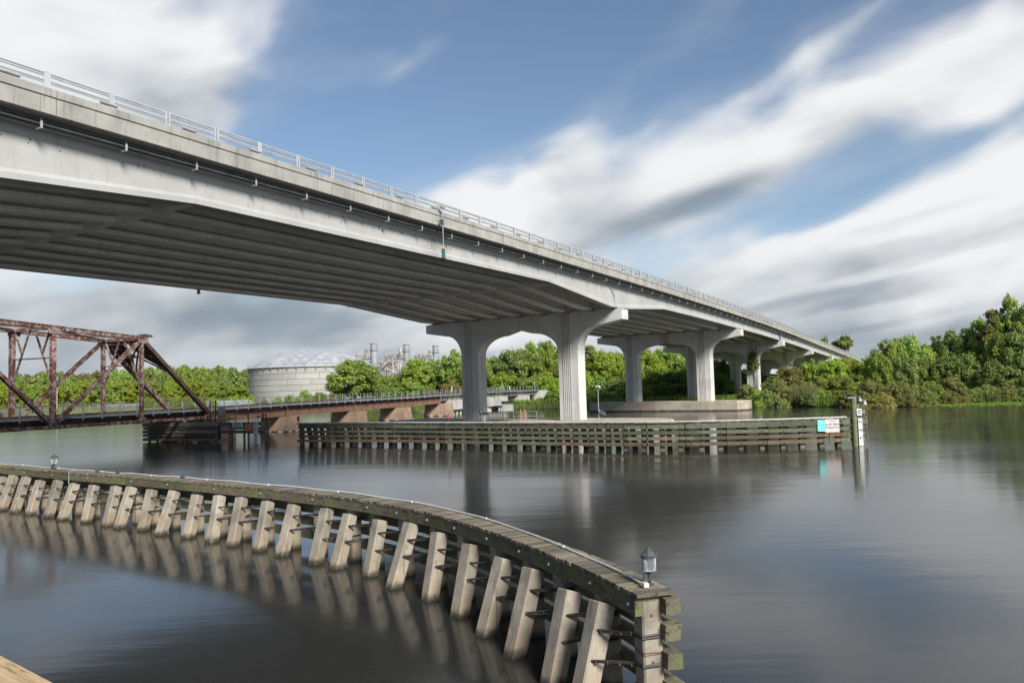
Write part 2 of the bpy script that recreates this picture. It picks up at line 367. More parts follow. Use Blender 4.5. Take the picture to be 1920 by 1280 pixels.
# ------------------------------------------------------------------ highway bridge
TH, PHI, L = .5065, -.5772, 15.38
HU = V3((math.sin(TH), math.cos(TH), 0)); HC = V3((math.cos(PHI), math.sin(PHI), 0)); HN = V3((-HC.y, HC.x, 0)); HP = V3((.59, 103.4855, 0))
HQ = V3((HU.y, -HU.x, 0))                                     # square to the bridge, towards the near edge
def hb(s, o, z): return HP + HU*s + HC*o + UP*z
PT = [(-140, 18.9), (-80, 19.32), (-55, 19.44), (-30, 19.53), (0, 19.5), (20, 19.44), (40, 19.33), (63, 19.1), (85, 18.82), (104, 18.5), (128, 18.0), (153, 17.38), (200, 16.25), (255, 14.9), (330, 13.0), (420, 10.7)]
def ptop(s): return lerp(PT, s)
def gbot(s):
    n_ = ptop(s) - 3.28
    for c in (-78, 0): 
        d = abs(s-c)
        if d < 18.6: n_ -= 1.22*min(1, (18.6-d)/16.6)
    return n_
S0, S1 = -118, 400
hw = thing('highway_bridge', hb(0, 0, 15), 'long pale concrete girder highway bridge climbing over the river', 'bridge')
st_ = sorted(set([S0, S1] + [a for a, b in PT if S0 < a < S1] + list(range(-110, 400, 15))))
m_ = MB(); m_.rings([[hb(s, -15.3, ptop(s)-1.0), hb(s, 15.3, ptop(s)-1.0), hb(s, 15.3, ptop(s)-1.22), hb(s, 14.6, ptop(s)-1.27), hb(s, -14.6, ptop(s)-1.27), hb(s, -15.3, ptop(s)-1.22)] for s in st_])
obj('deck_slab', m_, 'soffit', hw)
m_ = MB(); m_.rings([[hb(s, -15.0, ptop(s)-.996), hb(s, 15.0, ptop(s)-.996), hb(s, 15.0, ptop(s)-.95), hb(s, -15.0, ptop(s)-.95)] for s in st_])
obj('road_surface', m_, 'asphalt', hw)
def parapet(s0, s1, sg, seg=2):
    m_ = MB(); 
    def sec(s):
        z = ptop(s); o = lambda a: sg*a
        return [hb(s, o(15.70), z), hb(s, o(15.70), z-.34), hb(s, o(15.64), z-.38), hb(s, o(15.64), z-1.13), hb(s, o(15.56), z-1.17), hb(s, o(15.302), z-1.17), hb(s, o(15.302), z-.8), hb(s, o(15.42), z-.3), hb(s, o(15.42), z)]
    return m_.rings([sec(s0 + (s1-s0)*i/seg) for i in range(seg+1)])
js = [-69.49 + 10.225*i for i in range(-4, 45)]
for a, b in zip(js, js[1:]): obj('parapet_panel', parapet(a+.02, b-.02, 1), 'parapet', hw)
obj('far_parapet', parapet(S0, js[-1], -1, 30), 'parapet', hw)
# girders
def gsec(s, o, d=0, edge=False):
    zt = ptop(s)-1.27; zb = gbot(s); c = hb(s, o, 0)
    P = [(.42, zb), (.42, zb+.28), (.13, zb+.52), (.13, zt-.25), (.6, zt-.1), (.6, zt+.01)]
    ring = [c + HQ*a + UP*z for a, z in P] + [c - HQ*a + UP*z for a, z in P[::-1]]
    return ring
PIERS = [-78, 0, 62.83, 107.16, 153.35, 199, 245]
segs = [(-118, -61.51), (-61.5, -17.11), (-17.1, 20.4), (20.5, 63.6), (63.7, 108), (108.1, 154.2), (154.3, 199.9), (200, 246), (246.1, 292), (292.1, 340)]
GO = [-14.3 + 3.575*i for i in range(9)]
for a, b in segs:
    far = a > 150
    pts = sorted(set([a, b] + [q for q in (-116, -96.6, -80, -76, -61.4, -18.6, -2, 2, 18.6, 40, 85, 128, 175) if a < q < b]))
    for i, o in enumerate(GO):
        if far and i not in (0, 4, 8): continue
        m_ = MB(); m_.rings([gsec(s, o) for s in pts])
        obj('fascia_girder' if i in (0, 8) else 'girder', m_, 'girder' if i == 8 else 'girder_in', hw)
# diaphragms along the skew, one block between each pair of girders
for s in (-61.5, -17.1): 
    for o in GO[:-1]:
        m_ = MB(); zb, zt = gbot(s), ptop(s)-1.28
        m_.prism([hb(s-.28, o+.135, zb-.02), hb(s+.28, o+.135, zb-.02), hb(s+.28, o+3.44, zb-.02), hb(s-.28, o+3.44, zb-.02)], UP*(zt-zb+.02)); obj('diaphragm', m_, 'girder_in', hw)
    for o in GO[:-1]:
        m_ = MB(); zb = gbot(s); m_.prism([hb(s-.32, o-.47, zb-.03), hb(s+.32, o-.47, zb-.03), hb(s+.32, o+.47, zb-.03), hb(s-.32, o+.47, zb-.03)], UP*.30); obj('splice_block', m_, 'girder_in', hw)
for s in PIERS[1:5]:
    for o in GO[:-1]:
        m_ = MB(); zb, zt = gbot(s), ptop(s)-1.28
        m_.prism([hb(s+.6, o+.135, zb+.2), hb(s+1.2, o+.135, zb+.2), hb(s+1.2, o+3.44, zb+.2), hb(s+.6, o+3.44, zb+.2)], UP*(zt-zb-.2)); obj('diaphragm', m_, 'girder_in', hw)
# conduits with hangers
for k_, (o, dz_, r_) in enumerate(((15.18, -1.36, .035), (15.02, -1.43, .035), (15.2, -1.52, .055), (14.98, -1.36, .03), (15.04, -1.57, .045))):
    m_ = MB(); m_.tube([hb(s, o, ptop(s)+dz_) for s in range(-112, 130, 6)], r_, 8); obj('conduit', m_, 'pipe', hw, True)
m0 = MB(); m0.box(V3((0, -.08, -.56)), V3((.05, 0, 0)), V3((0, .02, 0)), V3((0, 0, .15))); m0.box(V3((0, .14, -.72)), V3((.05, 0, 0)), V3((0, .24, 0)), V3((0, 0, .02))); m0.box(V3((0, -.06, -.21)), V3((.012, 0, 0)), V3((0, .012, 0)), V3((0, 0, .2)))
bme = mesh(m0, M['fixture'], 'pipe_hanger')
for i in range(-9, 48):
    s = -65.9 + 4.1*i
    if s > 126: break
    p = hb(s, 15.25, ptop(s)-1.02); put('pipe_hanger', bme, hw, p, (0, 0, -TH + math.pi/2))
# steel railing on the parapet
m0 = MB(); m0.box(V3((0, 0, .37)), V3((.015, 0, 0)), V3((0, .09, 0)), V3((0, 0, .37))); m0.box(V3((0, -.075, .37)), V3((.15, 0, 0)), V3((0, .015, 0)), V3((0, 0, .37)))
m0.box(V3((0, 0, .01)), V3((.14, 0, 0)), V3((0, .12, 0)), V3((0, 0, .012))); pme = mesh(m0, M['alu'], 'rail_post')
m0 = MB(); m0.prism([V3((-.42, .07, -.06)), V3((-.42, .10, .05)), V3((-.42, -.02, .07)), V3((-.42, -.07, .0)), V3((-.42, -.02, -.06))], V3((.84, 0, 0))); lme = mesh(m0, M['fixture'], 'lamp_unit')
ROT = (0, 0, math.pi/2 - TH)
i = 0
sp = -69.9 - 3.06*9
while sp < 345:
    put('rail_post', pme, hw, hb(sp, 15.55, ptop(sp)), (0, 0, -math.pi/2 - TH + math.pi)); sp += 3.06
for dz_, r_ in ((.69, .048), (.58, .036), (.36, .044), (.27, .030)):
    m_ = MB(); m_.tube([hb(s, 15.55, ptop(s)+dz_) for s in range(-108, 346, 6)], r_, 6); obj('rail', m_, 'alu', hw, True)
sp = -67.0 - 4.5*8
while sp < 130:
    put('lamp_unit', lme, hw, hb(sp, 15.64, ptop(sp)+.14), ROT); sp += 4.5
# bolts, mud nests and drill holes scattered on the fascia
m_ = MB()
for i in range(150):
    s = random.choice([random.uniform(-75, 0), random.gauss(-38, 7)]); z = ptop(s) - 1.9 - abs(random.gauss(0, .28)); r_ = random.uniform(.02, .05)
    m_.lathe([(0, 0), (r_*.8, r_*.5), (r_, 0), (.001, -.02)], hb(s, 14.3, z) + HQ*.135, 6, HQ)
tag(obj('mud_nests', m_, 'black', hw), None, None, kind='stuff')
# drain downpipes on the fascia
zt = ptop(-.2)
m_ = MB(); m_.tube([hb(-1.4, 14.3, zt-1.5)+HQ*.25, hb(-1.4, 14.3, zt-2.1)+HQ*.22, hb(-.2, 14.3, zt-3.0)+HQ*.25, hb(-.2, 14.3, gbot(0)+.05)+HQ*.5], .06, 8); obj('drain_pipe', m_, 'girder', hw, True)
zt = ptop(107)
for ds in (-.35, .45):
    m_ = MB(); m_.tube([hb(107+ds, 14.3, zt-1.5)+HQ*.25, hb(107+ds, 14.3, gbot(107)+.1)+HQ*.5], .1, 8); obj('drain_pipe', m_, 'pipe', hw, True)

PT_TOP = {-78: 14.7, 0: 14.77, 62.83: 15.52, 107.16: 15.0, 153.35: 14.1, 199: 12.9, 245: 11.7}
PIER_L = {-78: 'pale concrete pier of the highway bridge beyond the navigation channel', 0: 'ribbed two-column concrete pier standing behind the long timber fender', 62.83: 'two-column bridge pier on the chamfered concrete block by the bank',
          107.16: 'bridge pier with a creeper and drain pipe on its column', 153.35: 'bridge pier half hidden by bushes, second past the creeper', 199: 'low bridge pier deep in the bushes', 245: 'last low bridge pier before the abutment'}
T = 1.85
def capoutline(zc, ins=0.0):
    P = [(-L+ins, zc-ins), (L-ins, zc-ins), (L-ins, zc-1.19+ins), (11.7, zc-1.78+ins)]
    for i in range(1, 8):
        a = math.pi/2*i/8; P.append((11.7 - 2.53*math.sin(a), zc+ins-1.78 - 2.9*(1-math.cos(a))))
    P += [(9.17-.002, zc-4.68)]
    half = P[2:]
    inner = [(6.262, zc-4.68)]
    for i in range(1, 9):
        a = math.pi/2*i/8; inner.append((6.26 - 3.9*(1-math.cos(a)), zc+ins-4.68 + 2.5*math.sin(a)))
    inner.append((0, zc+ins-1.55))
    right = half + inner
    left = [(-a, b) for a, b in right[::-1]][1:]
    return P[:2] + right + left
for s in PIERS:
    zc = PT_TOP[s]; base = {0: 1.27, 62.83: 1.9, -78: 1.27}.get(s, 1.4 if s < 108 else 1.6); org = HP + HU*s
    foot = org + UP*(base if s > 0 else 0)
    pr = thing('bridge_pier', foot, PIER_L[s], 'pier', 'piers of the highway bridge')
    def pp(o, d, z, org=org): return org + HC*o + HN*d + UP*z
    ol = capoutline(zc)
    cp = MB(); cp.prism([pp(a, .03, b) for a, b in ol], HN*(T/2-.09)); cp.prism([pp(a, T/2+.05, b) for a, b in ol], HN*(T/2-.08))
    cp.prism([pp(a, T/2-.061, b) for a, b in capoutline(zc, .07)], HN*.112); cap_ = obj('cap', cp, 'pier', pr)
    for o in GO:                                              # bearing seats under each girder
        m_ = MB(); m_.prism([pp(o-.55, .1, zc-.02), pp(o+.55, .1, zc-.02), pp(o+.55, T-.1, zc-.02), pp(o-.55, T-.1, zc-.02)], UP*.12); q_ = obj('bearing_seat', m_, 'pier', cap_)
        m_ = MB(); m_.prism([pp(o-.3, .5, zc+.1), pp(o+.3, .5, zc+.1), pp(o+.3, T-.5, zc+.1), pp(o-.3, T-.5, zc+.1)], UP*(gbot(s+T/2)-zc-.1)); obj('bearing_pad', m_, 'black', cap_)
    for sg in (-1, 1):
        a0, a1 = (6.26, 9.17) if sg > 0 else (-9.17, -6.26)
        z0 = base - .3; zt = zc - .04; c = .05; w_ = a1-a0
        sec = [(a0, .05), (a0+.05, 0), (a1-.05, 0), (a1, .05), (a1, T/2-.06), (a1-.06, T/2-.04), (a1-.06, T/2+.04), (a1, T/2+.06), (a1, T-.05), (a1-.05, T), (a0+.05, T), (a0, T-.05), (a0, T/2+.06), (a0+.06, T/2+.04), (a0+.06, T/2-.04), (a0, T/2-.06)]
        m_ = MB(); m_.rings([[pp(a, b, z0) for a, b in sec], [pp(a, b, zc-4.7) for a, b in sec]]); col_ = obj('column', m_, 'pier', pr)
        m_ = MB(); f_ = .0; m_.prism([pp(a0, .001, zc-4.7), pp(a0, .001, zt), pp(a1, .001, zt), pp(a1, .001, zc-4.7)], HN*.028); obj('pilaster', m_, 'pier', pr)
        n_r = 5; r0 = a0 + w_*.20; r1 = a0 + w_*.66; wd = (r1-r0)/n_r
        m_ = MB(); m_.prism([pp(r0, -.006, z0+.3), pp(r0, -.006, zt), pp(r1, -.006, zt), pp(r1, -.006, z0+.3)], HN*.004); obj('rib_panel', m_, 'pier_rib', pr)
        for j in range(n_r):
            m_ = MB(); x0 = r0 + wd*(j+.40); x1 = r0 + wd*(j+1); m_.prism([pp(x0, -.007, z0+.3), pp(x0, -.05, z0+.3), pp(x1, -.05, z0+.3), pp(x1, -.007, z0+.3)], UP*(zt-z0-.3)); obj('rib', m_, 'pier', pr)
    for sg in (-1, 1):
        for zz in (base+4.2, base+8.4):
            if zz > zc-4.9: continue
            a0, a1 = (6.26, 9.17) if sg > 0 else (-9.17, -6.26); m_ = MB(); m_.prism([pp(a0-.004, .08, zz), pp(a1+.004, .08, zz), pp(a1+.004, T-.08, zz), pp(a0-.004, T-.08, zz)], UP*.03); obj('pour_line', m_, 'footing', pr)
    if s == 62.83:
        m_ = MB(); m_.prism([pp(-1.1, .006, zc-.02), pp(.9, .006, zc-.02), pp(.75, .006, zc-1.78), pp(-.85, .006, zc-1.82)], HN*.03); obj('infill_panel', m_, 'stain', pr)
        m_ = MB(); P = [(-15.9, -3.5), (9.6, -3.3), (14.9, -2.6), (16.2, .5), (15.6, 4.4), (-14, 5.2), (-16.8, 1.0)]
        for z0, z1 in ((-2, .52), (.535, .985), (1.0, 1.42), (1.435, base)):
            m_ = MB(); m_.prism([pp(a, b, z0) for a, b in P], UP*(z1-z0)); obj('footing_lift', m_, 'footing', pr)
        m_ = MB(); m_.prism([pp(a*.995, b*.985, -1.9) for a, b in P], UP*(base+1.88)); obj('footing_core', m_, 'footing', pr)
    elif s <= 0:
        if s < 0: P = [(-11, -2), (11, -2), (11, 4), (-11, 4)]
        else: P = [(-17, -4.2), (16, -4.2)] + [(16 + 4.6*math.sin(a), .9 - 5.1*math.cos(a)) for a in np.linspace(.2, math.pi-.2, 15)] + [(16, 6), (-17, 6)] + [(-17 - 4.6*math.sin(a), .9 + 5.1*math.cos(a)) for a in np.linspace(.2, math.pi-.2, 15)]
        m_ = MB(); m_.prism([pp(a, b, -2) for a, b in P], UP*(base+2)); obj('footing', m_, 'footing', pr)
        for j in (range(2, 17) if s == 0 else ()):
            a, b = P[j]; m_ = MB(); m_.lathe([(.16, -1.5), (.16, base-.05)], pp(a, b, 0), 8); obj('edge_pile', m_, 'footing', pr)
    else:
        for o in (-7.7, 7.7):
            m_ = MB(); m_.prism([pp(o-2.4, -1.2, -.5), pp(o+2.4, -1.2, -.5), pp(o+2.4, T+1.2, -.5), pp(o-2.4, T+1.2, -.5)], UP*(base+.5)); obj('footing', m_, 'footing', pr)
    if s == 107.16:
        m_ = MB(); m_.tube([pp(14.3, -.12, zc+.3), pp(14.2, -.12, zc-.5), pp(9.6, -.16, zc-.75), pp(8.9, -.16, zc-1.0), pp(8.9, -.16, 2)], .1, 8); obj('drain_pipe', m_, 'fixture', pr, True)
# abutment at the far end
m_ = MB(); m_.prism([hb(385, -15.6, -.5), hb(400, -15.6, -.5), hb(400, 15.6, -.5), hb(385, 15.6, -.5)], UP*(ptop(392)-.8)); tag(obj('abutment', m_, 'greyspan'), 'concrete abutment where the highway bridge reaches land', 'abutment')
# navigation lights hung from the bridge
def bridge_light(s, o, z0, z1, label):
    p = hb(s, o, 0); tq = thing('navigation_light', p + UP*z1, label, 'light')
    m_ = MB(); m_.tube([p+UP*(z1-.25), p+UP*z0], .035, 8); obj('pole', m_, 'galv', tq, True)
    m_ = MB(); m_.box(p+UP*z0, HU*.22, HQ*.1, UP*.09); m_.box(p+UP*(z0+.13), HU*.12, HQ*.08, UP*.05); obj('pulley_head', m_, 'fixture', tq)
    for zz in (z0-1.3, z0-1.05): m_ = MB(); m_.beam(p + UP*zz, p - HQ*.45 + UP*zz, .06, .05); obj('bracket', m_, 'darkmetal', tq)
    m_ = MB(); m_.box(p+UP*(z0-1.2)+HU*-.1, HU*.12, HQ*.08, UP*.2); obj('junction_box', m_, 'darkmetal', tq)
    m_ = MB(); m_.lathe([(.05, -.2), (.16, -.22), (.17, -.28), (.12, -.3)], p+UP*z1, 12); m_.lathe([(.13, -.62), (.18, -.66), (.18, -.72), (.02, -.74)], p+UP*z1, 12); m_.box(p+UP*(z1-.1), HU*.09, HQ*.09, UP*.12); lant = obj('lantern', m_, 'darkmetal', tq, True)
    m_ = MB(); m_.lathe([(.11, -.63), (.14, -.45), (.11, -.29)], p+UP*z1, 12); obj('lens', m_, 'greenglass', lant, True)
    m_ = MB(); m_.tube([p-HQ*.4-HU*.6+UP*(z0-1.6), p-HQ*.4-HU*1.0+UP*(z0-2.3), p-HQ*.2-HU*.7+UP*(z1+.15), p+UP*(z1-.05)], .012, 5); obj('lead', m_, 'cable', tq, True)
bridge_light(-39.5, 16.05, 19.75, 16.45, 'green navigation light on a steel pole hung from the bridge parapet')
p = hb(-38.6, -15.9, 16.3); tq = thing('navigation_light', p, 'small green lantern hanging under the bridge soffit edge', 'light')
m_ = MB(); m_.tube([p+UP*2.2, p+UP*.2], .035, 6); obj('pole', m_, 'galv', tq); m_ = MB(); m_.lathe([(.05, .25), (.2, .2), (.2, .1), (.12, .08)], p, 10); m_.lathe([(.14, -.28), (.22, -.34), (.22, -.4), (.02, -.42)], p, 10); obj('lantern', m_, 'darkmetal', tq, True)
m_ = MB(); m_.lathe([(.13, -.3), (.17, -.1), (.13, .1)], p, 10); obj('lens', m_, 'greenglass', tq, True)

# ------------------------------------------------------------------ railway bridge
RU = V3((math.sin(R(21)), math.cos(R(21)), 0)); RN = V3((RU.y, -RU.x, 0)); R0 = V3((-33.8, 117.2, 0))
def rb(a, off, z): return R0 + RU*a - RN*off + UP*z
ZR = [(-140, 3.7), (-29, 3.8), (-10, 3.9), (0, 4.02), (25, 4.18), (40, 4.23), (54, 4.42), (77, 4.66), (140, 4.66)]
def zr(a): return lerp(ZR, a)
postme = {}
for nm, z0 in (('long', -.35), ('short', 0.)):
    m0 = MB(); m0.box(V3((0, 0, (1.15+z0)/2)), V3((.045, 0, 0)), V3((0, .045, 0)), V3((0, 0, (1.15-z0)/2)))
    if z0: m0.box(V3((0, 0, -.3)), V3((.07, 0, 0)), V3((0, .07, 0)), V3((0, 0, .05)))
    postme[nm] = mesh(m0, M['galv'], 'walkway_post')
RR = (0, 0, -R(21))
def deckwork(parent, a0, a1, walk_off=0.0):
    """ties, rails and the two edge walkways with their posts; every span carries its own"""
    n = 3
    A = [a0 + (a1-a0)*i/n for i in range(n+1)]
    def strip(o0, o1, d0, d1): return MB().rings([[rb(a, o0, zr(a)+d0), rb(a, o1, zr(a)+d0), rb(a, o1, zr(a)+d1), rb(a, o0, zr(a)+d1)] for a in A])
    obj('tie_deck', strip(.25, 5.35, -.12, .10), 'tie', parent)
    for o in (2.1, 3.55): obj('rail', strip(o, o+.08, .11, .26), 'rust_dark', parent)
    for o in (-.08, 5.6): obj('walkway_edge', strip(o, o+.14, -.16, .06), 'galv', parent)
    for o in (.07, 5.36): obj('walkway_deck', strip(o, o+.17, .0, .05), 'galv', parent)
    k_ = math.ceil((a0+.3+40)/2.4)
    while -40 + k_*2.4 < a1-.2:
        a = -40 + k_*2.4
        put('walkway_post', postme['long'], parent, rb(a, -.13, zr(a)), RR); put('walkway_post', postme['short'], parent, rb(a+1.1, 5.8, zr(a)), RR); k_ += 1
    for o in (-.12, 5.8):
        for dz_ in (1.08, .6):
            m_ = MB(); m_.tube([rb(a, o, zr(a)+dz_) for a in A], .008, 4); obj('hand_wire', m_, 'galv', parent)
stiffme = None
for n_, (a0, a1, lab) in enumerate(((-14.9, .25, 'smooth brown plate girder rail span beside the truss end'), (.55, 18.8, 'brown ribbed rail span with the widest clear water under it'), (19.1, 35.0, 'brown ribbed rail span between the two middle tan piers'), (35.2, 52.7, 'brown ribbed rail span reaching the grey approach'))):
    sp_ = thing('rail_span', rb((a0+a1)/2, 2.7, 2.3), lab, 'bridge span', 'plate girder spans of the railway bridge')
    for o in (.75, 4.75):
        m_ = MB(); A = [a0, (a0+a1)/2, a1]
        m_.rings([[rb(a, o-.02, zr(a)-1.7), rb(a, o-.02, zr(a)-.16), rb(a, o+.02, zr(a)-.16), rb(a, o+.02, zr(a)-1.7)] for a in A]); gd = obj('plate_girder', m_, 'browngirder', sp_)
        for d0 in (-1.75, -.2):
            m_ = MB(); m_.rings([[rb(a, o-.2, zr(a)+d0), rb(a, o-.2, zr(a)+d0+.05), rb(a, o+.2, zr(a)+d0+.05), rb(a, o+.2, zr(a)+d0)] for a in A]); obj('flange', m_, 'browngirder', gd)
        if o < 1:
            ns = 2 if n_ == 0 else 12
            for j in range(ns+1):
                a = a0 + .12 + (a1-a0-.24)*j/ns; m_ = MB(); z0, z1 = zr(a)-1.699, zr(a)-.201
                m_.box(rb(a, o-.1, (z0+z1)/2), RU*.025, RN*.08, UP*((z1-z0)/2)); obj('stiffener', m_, 'browngirder', gd)
                if j % 2 and n_: m_ = MB(); m_.prism([rb(a-.02, o-.19, z1-.02), rb(a-.02, o-.7, z1-.02), rb(a-.02, o-.19, z1-.34)], RU*.04); obj('walkway_bracket', m_, 'browngirder', gd)
    deckwork(sp_, a0, a1)
def rail_pier(a, lab, blocks=True, ln=1.5):
    pr = thing('rail_pier', rb(a, 2.6, 0), lab, 'pier', 'tan concrete piers of the railway bridge'); zt = zr(a)-1.85
    def ring(z, e): return [rb(a-ln-e, -.9-e, z), rb(a+ln+e, -.9-e, z), rb(a+ln+e, 4.0+e, z), rb(a-ln-e, 4.0+e, z)]
    m_ = MB(); m_.rings([ring(.12, .25), ring(zt, 0)]); obj('shaft', m_, 'railpier', pr)
    m_ = MB(); m_.rings([ring(-2.0, .22), ring(.12, .22)]); obj('waterline_base', m_, 'black', pr)
    for o in (.75, 3.6): m_ = MB(); m_.box(rb(a, o, zt+.05), RU*.45, RN*.3, UP*.05); obj('bearing', m_, 'darkmetal', pr)
    if blocks:
        for da, o in ((-ln-.1, -1.32), (.1, -1.2), (ln+.1, -1.2)): m_ = MB(); m_.box(rb(a+da, o, .05), RU*.33, RN*.06, UP*.09); obj('float_block', m_, 'white', pr)
        for o in (.2, 2.4): m_ = MB(); m_.box(rb(a-ln-.42, o, .05), RU*.06, RN*.4, UP*.09); obj('float_block', m_, 'white', pr)
rail_pier(.45, 'tan rail pier beside the clearance gauge, under the smooth girder'); rail_pier(18.95, 'tan rail pier rising just past the green fender end'); rail_pier(35.1, 'tan rail pier under the brown ribbed girders, white floats at its foot'); rail_pier(53.6, 'tan rail pier where brown girders meet the grey concrete approach')
# grey concrete approach
for a0, a1, lab in ((53.0, 74.8, 'grey concrete rail approach span next to the brown girders'), (75.0, 94.8, 'grey concrete rail approach span seen between the bridge columns'), (95.0, 114.5, 'grey concrete rail approach span landing on the riprap')):
    sp_ = thing('rail_span', rb((a0+a1)/2, 2.7, 3.2), lab, 'bridge span', 'concrete approach spans of the railway bridge')
    m_ = MB(); m_.rings([[rb(a, 1.0, zr(a)-1.25), rb(a, .75, zr(a)-.13), rb(a, 4.75, zr(a)-.13), rb(a, 4.5, zr(a)-1.25)] for a in (a0, a1)]); obj('box_girder', m_, 'greyspan', sp_)
    a = a0 + .8
    while a < a1:
        m_ = MB(); m_.beam(rb(a, .95, zr(a)-1.1), rb(a, -.05, zr(a)-.2), .06, .1, RU); m_.beam(rb(a, .8, zr(a)-.17), rb(a, -.05, zr(a)-.17), .06, .07); obj('walkway_bracket', m_, 'darkmetal', sp_); a += 2.4
    deckwork(sp_, a0, a1)
for a, w_, lab in ((60, 3.2, 'dark concrete rail bent on short piles behind the ribbed column'), (78.5, 1.2, 'narrow rail bent beside the grey cabinet'), (86.5, 2.6, 'pale rail bent behind the grey cabinet'), (103, 2.6, 'pale rail bent at the edge of the riprap')):
    pr = thing('rail_bent', rb(a, 2.7, 0), lab, 'pier', 'bents of the rail approach')
    m_ = MB(); m_.prism([rb(a-w_, -.4, 1.15), rb(a+w_, -.4, 1.15), rb(a+w_, 5.8, 1.15), rb(a-w_, 5.8, 1.15)], UP*(zr(a)-1.26-1.15)); obj('bent_cap', m_, 'greyspan', pr)
    for da in (-w_*.6, 0, w_*.6):
        for o in (.4, 2.7, 5.0): m_ = MB(); m_.lathe([(.28, -2), (.28, 1.16)], rb(a+da, o, 0), 8); obj('pile', m_, 'greyspan', pr)
m_ = MB(); m_.prism([rb(114.6, -.6, 0), rb(119, -.6, 0), rb(124, -.6, 4.0), rb(124, -.6, 4.6), rb(114.6, -.6, 4.6)], -RN*6.6); tag(obj('rail_abutment', m_, 'greyspan'), 'sloping grey concrete rail abutment above the riprap', 'abutment')
m_ = MB(); m_.prism([rb(124.1, -2, -.2), rb(180, -4, -.2), rb(180, 9, -.2), rb(124.1, 7, -.2)], UP*4.4); tag(obj('rail_embankment', m_, 'lawn'), 'grassy rail embankment beyond the grey approach', 'embankment')
m_ = MB()
for i in range(170):
    a = random.uniform(104, 121); o = random.uniform(-3.4, .4); c = rb(a, o, max(.1, gz(*rb(a, o, 0).xy)) + random.uniform(0, 1.4)*max(0, (a-103)/18)); r_ = random.uniform(.2, .5)
    m_.lathe([(r_*.3, -r_*.8), (r_, -r_*.2), (r_*.8, r_*.5), (r_*.2, r_*.8)], c, 5, V3((random.uniform(-.4, .4), random.uniform(-.4, .4), 1)).normalized())
tag(obj('riprap', m_, 'riprap'), 'heap of pale riprap stone under the rail abutment', 'stones', kind='stuff')
def trackbox(a, o, w_, h_, mat, lab, cat, name, pole=.9):
    b = rb(a, o, zr(a)+.1); q_ = thing(name, b, lab, cat)
    m_ = MB(); m_.box(b+UP*(pole+h_/2), RU*.06, RN*(w_/2), UP*(h_/2)) if False else m_.box(b+UP*(pole+h_/2), (RU*.5+RN*.87).normalized()*.08, (RU*.87-RN*.5).normalized()*(w_/2), UP*(h_/2)); obj('panel', m_, mat, q_)
    m_ = MB(); m_.tube([b, b+UP*(pole+h_*.5)], .05, 6); obj('stand', m_, 'galv', q_)
trackbox(57.5, .3, 1.5, 1.35, 'signwhite', 'pale square sign by the start of the rail approach', 'sign', 'track_sign', .35)
trackbox(88, .5, .9, 1.2, 'fixture', 'grey equipment box above the rail approach', 'cabinet', 'track_cabinet', .9); trackbox(92, .2, .5, 1.0, 'white', 'small white box on the rail approach walkway', 'cabinet', 'track_cabinet', .2); trackbox(112, .4, .9, 1.0, 'signwhite', 'small white sign at the rail abutment', 'sign', 'track_sign', 1.4)

# ------------------------------------------------------------------ rusty truss swing span
tr = thing('truss_span', rb(-45, 2.6, 2.6), 'rusty riveted steel through truss of the railway swing bridge', 'truss bridge')
NODES = [-16.3, -27.6, -39.0, -50.4, -61.8, -73.2]; NODES = NODES + [-146.4-a for a in NODES[-2::-1]]
ZT = [(-130, 12.6), (-119, 12.6), (-73.2, 14.6), (-50.4, 13.65), (-39, 13.1), (-27.6, 12.55), (0, 12)]
ZB = 2.85
def mem(p, q_, w_, h_, mat, name, up=UP): m_ = MB(); m_.beam(p, q_, w_, h_, up); return obj(name, m_, mat, tr)
def laced(p, q_, w_, h_, mat, name, parent=None):
    """built-up member: two side channels joined by zigzag lacing"""
    p, q_ = V3(p), V3(q_); d = (q_-p); ln = d.length; d.normalize(); x = -RN; y = x.cross(d).normalized()
    m_ = MB()
    for s_ in (-1, 1):
        m_.box((p+q_)/2 + x*(w_/2-.03)*s_, d*(ln/2), x*.03, y*(h_/2))
        for v_ in (-1, 1): m_.box((p+q_)/2 + x*(w_/2-.09)*s_ + y*(h_/2-.02)*v_, d*(ln/2-.001), x*.06, y*.021)
    o_ = obj(name, m_, mat, parent or tr); n = max(2, int(ln/.55)); m_ = MB()
    for i in range(n):
        a = p + d*(ln*i/n); b = p + d*(ln*(i+1)/n); s_ = 1 if i % 2 else -1
        for v_ in (-1, 1): m_.beam(a + x*s_*(w_/2-.06) + y*(h_/2-.015)*v_, b - x*s_*(w_/2-.06) + y*(h_/2-.015)*v_, .09, .02, y)
    obj('lacing', m_, 'rust_dark', o_); return o_
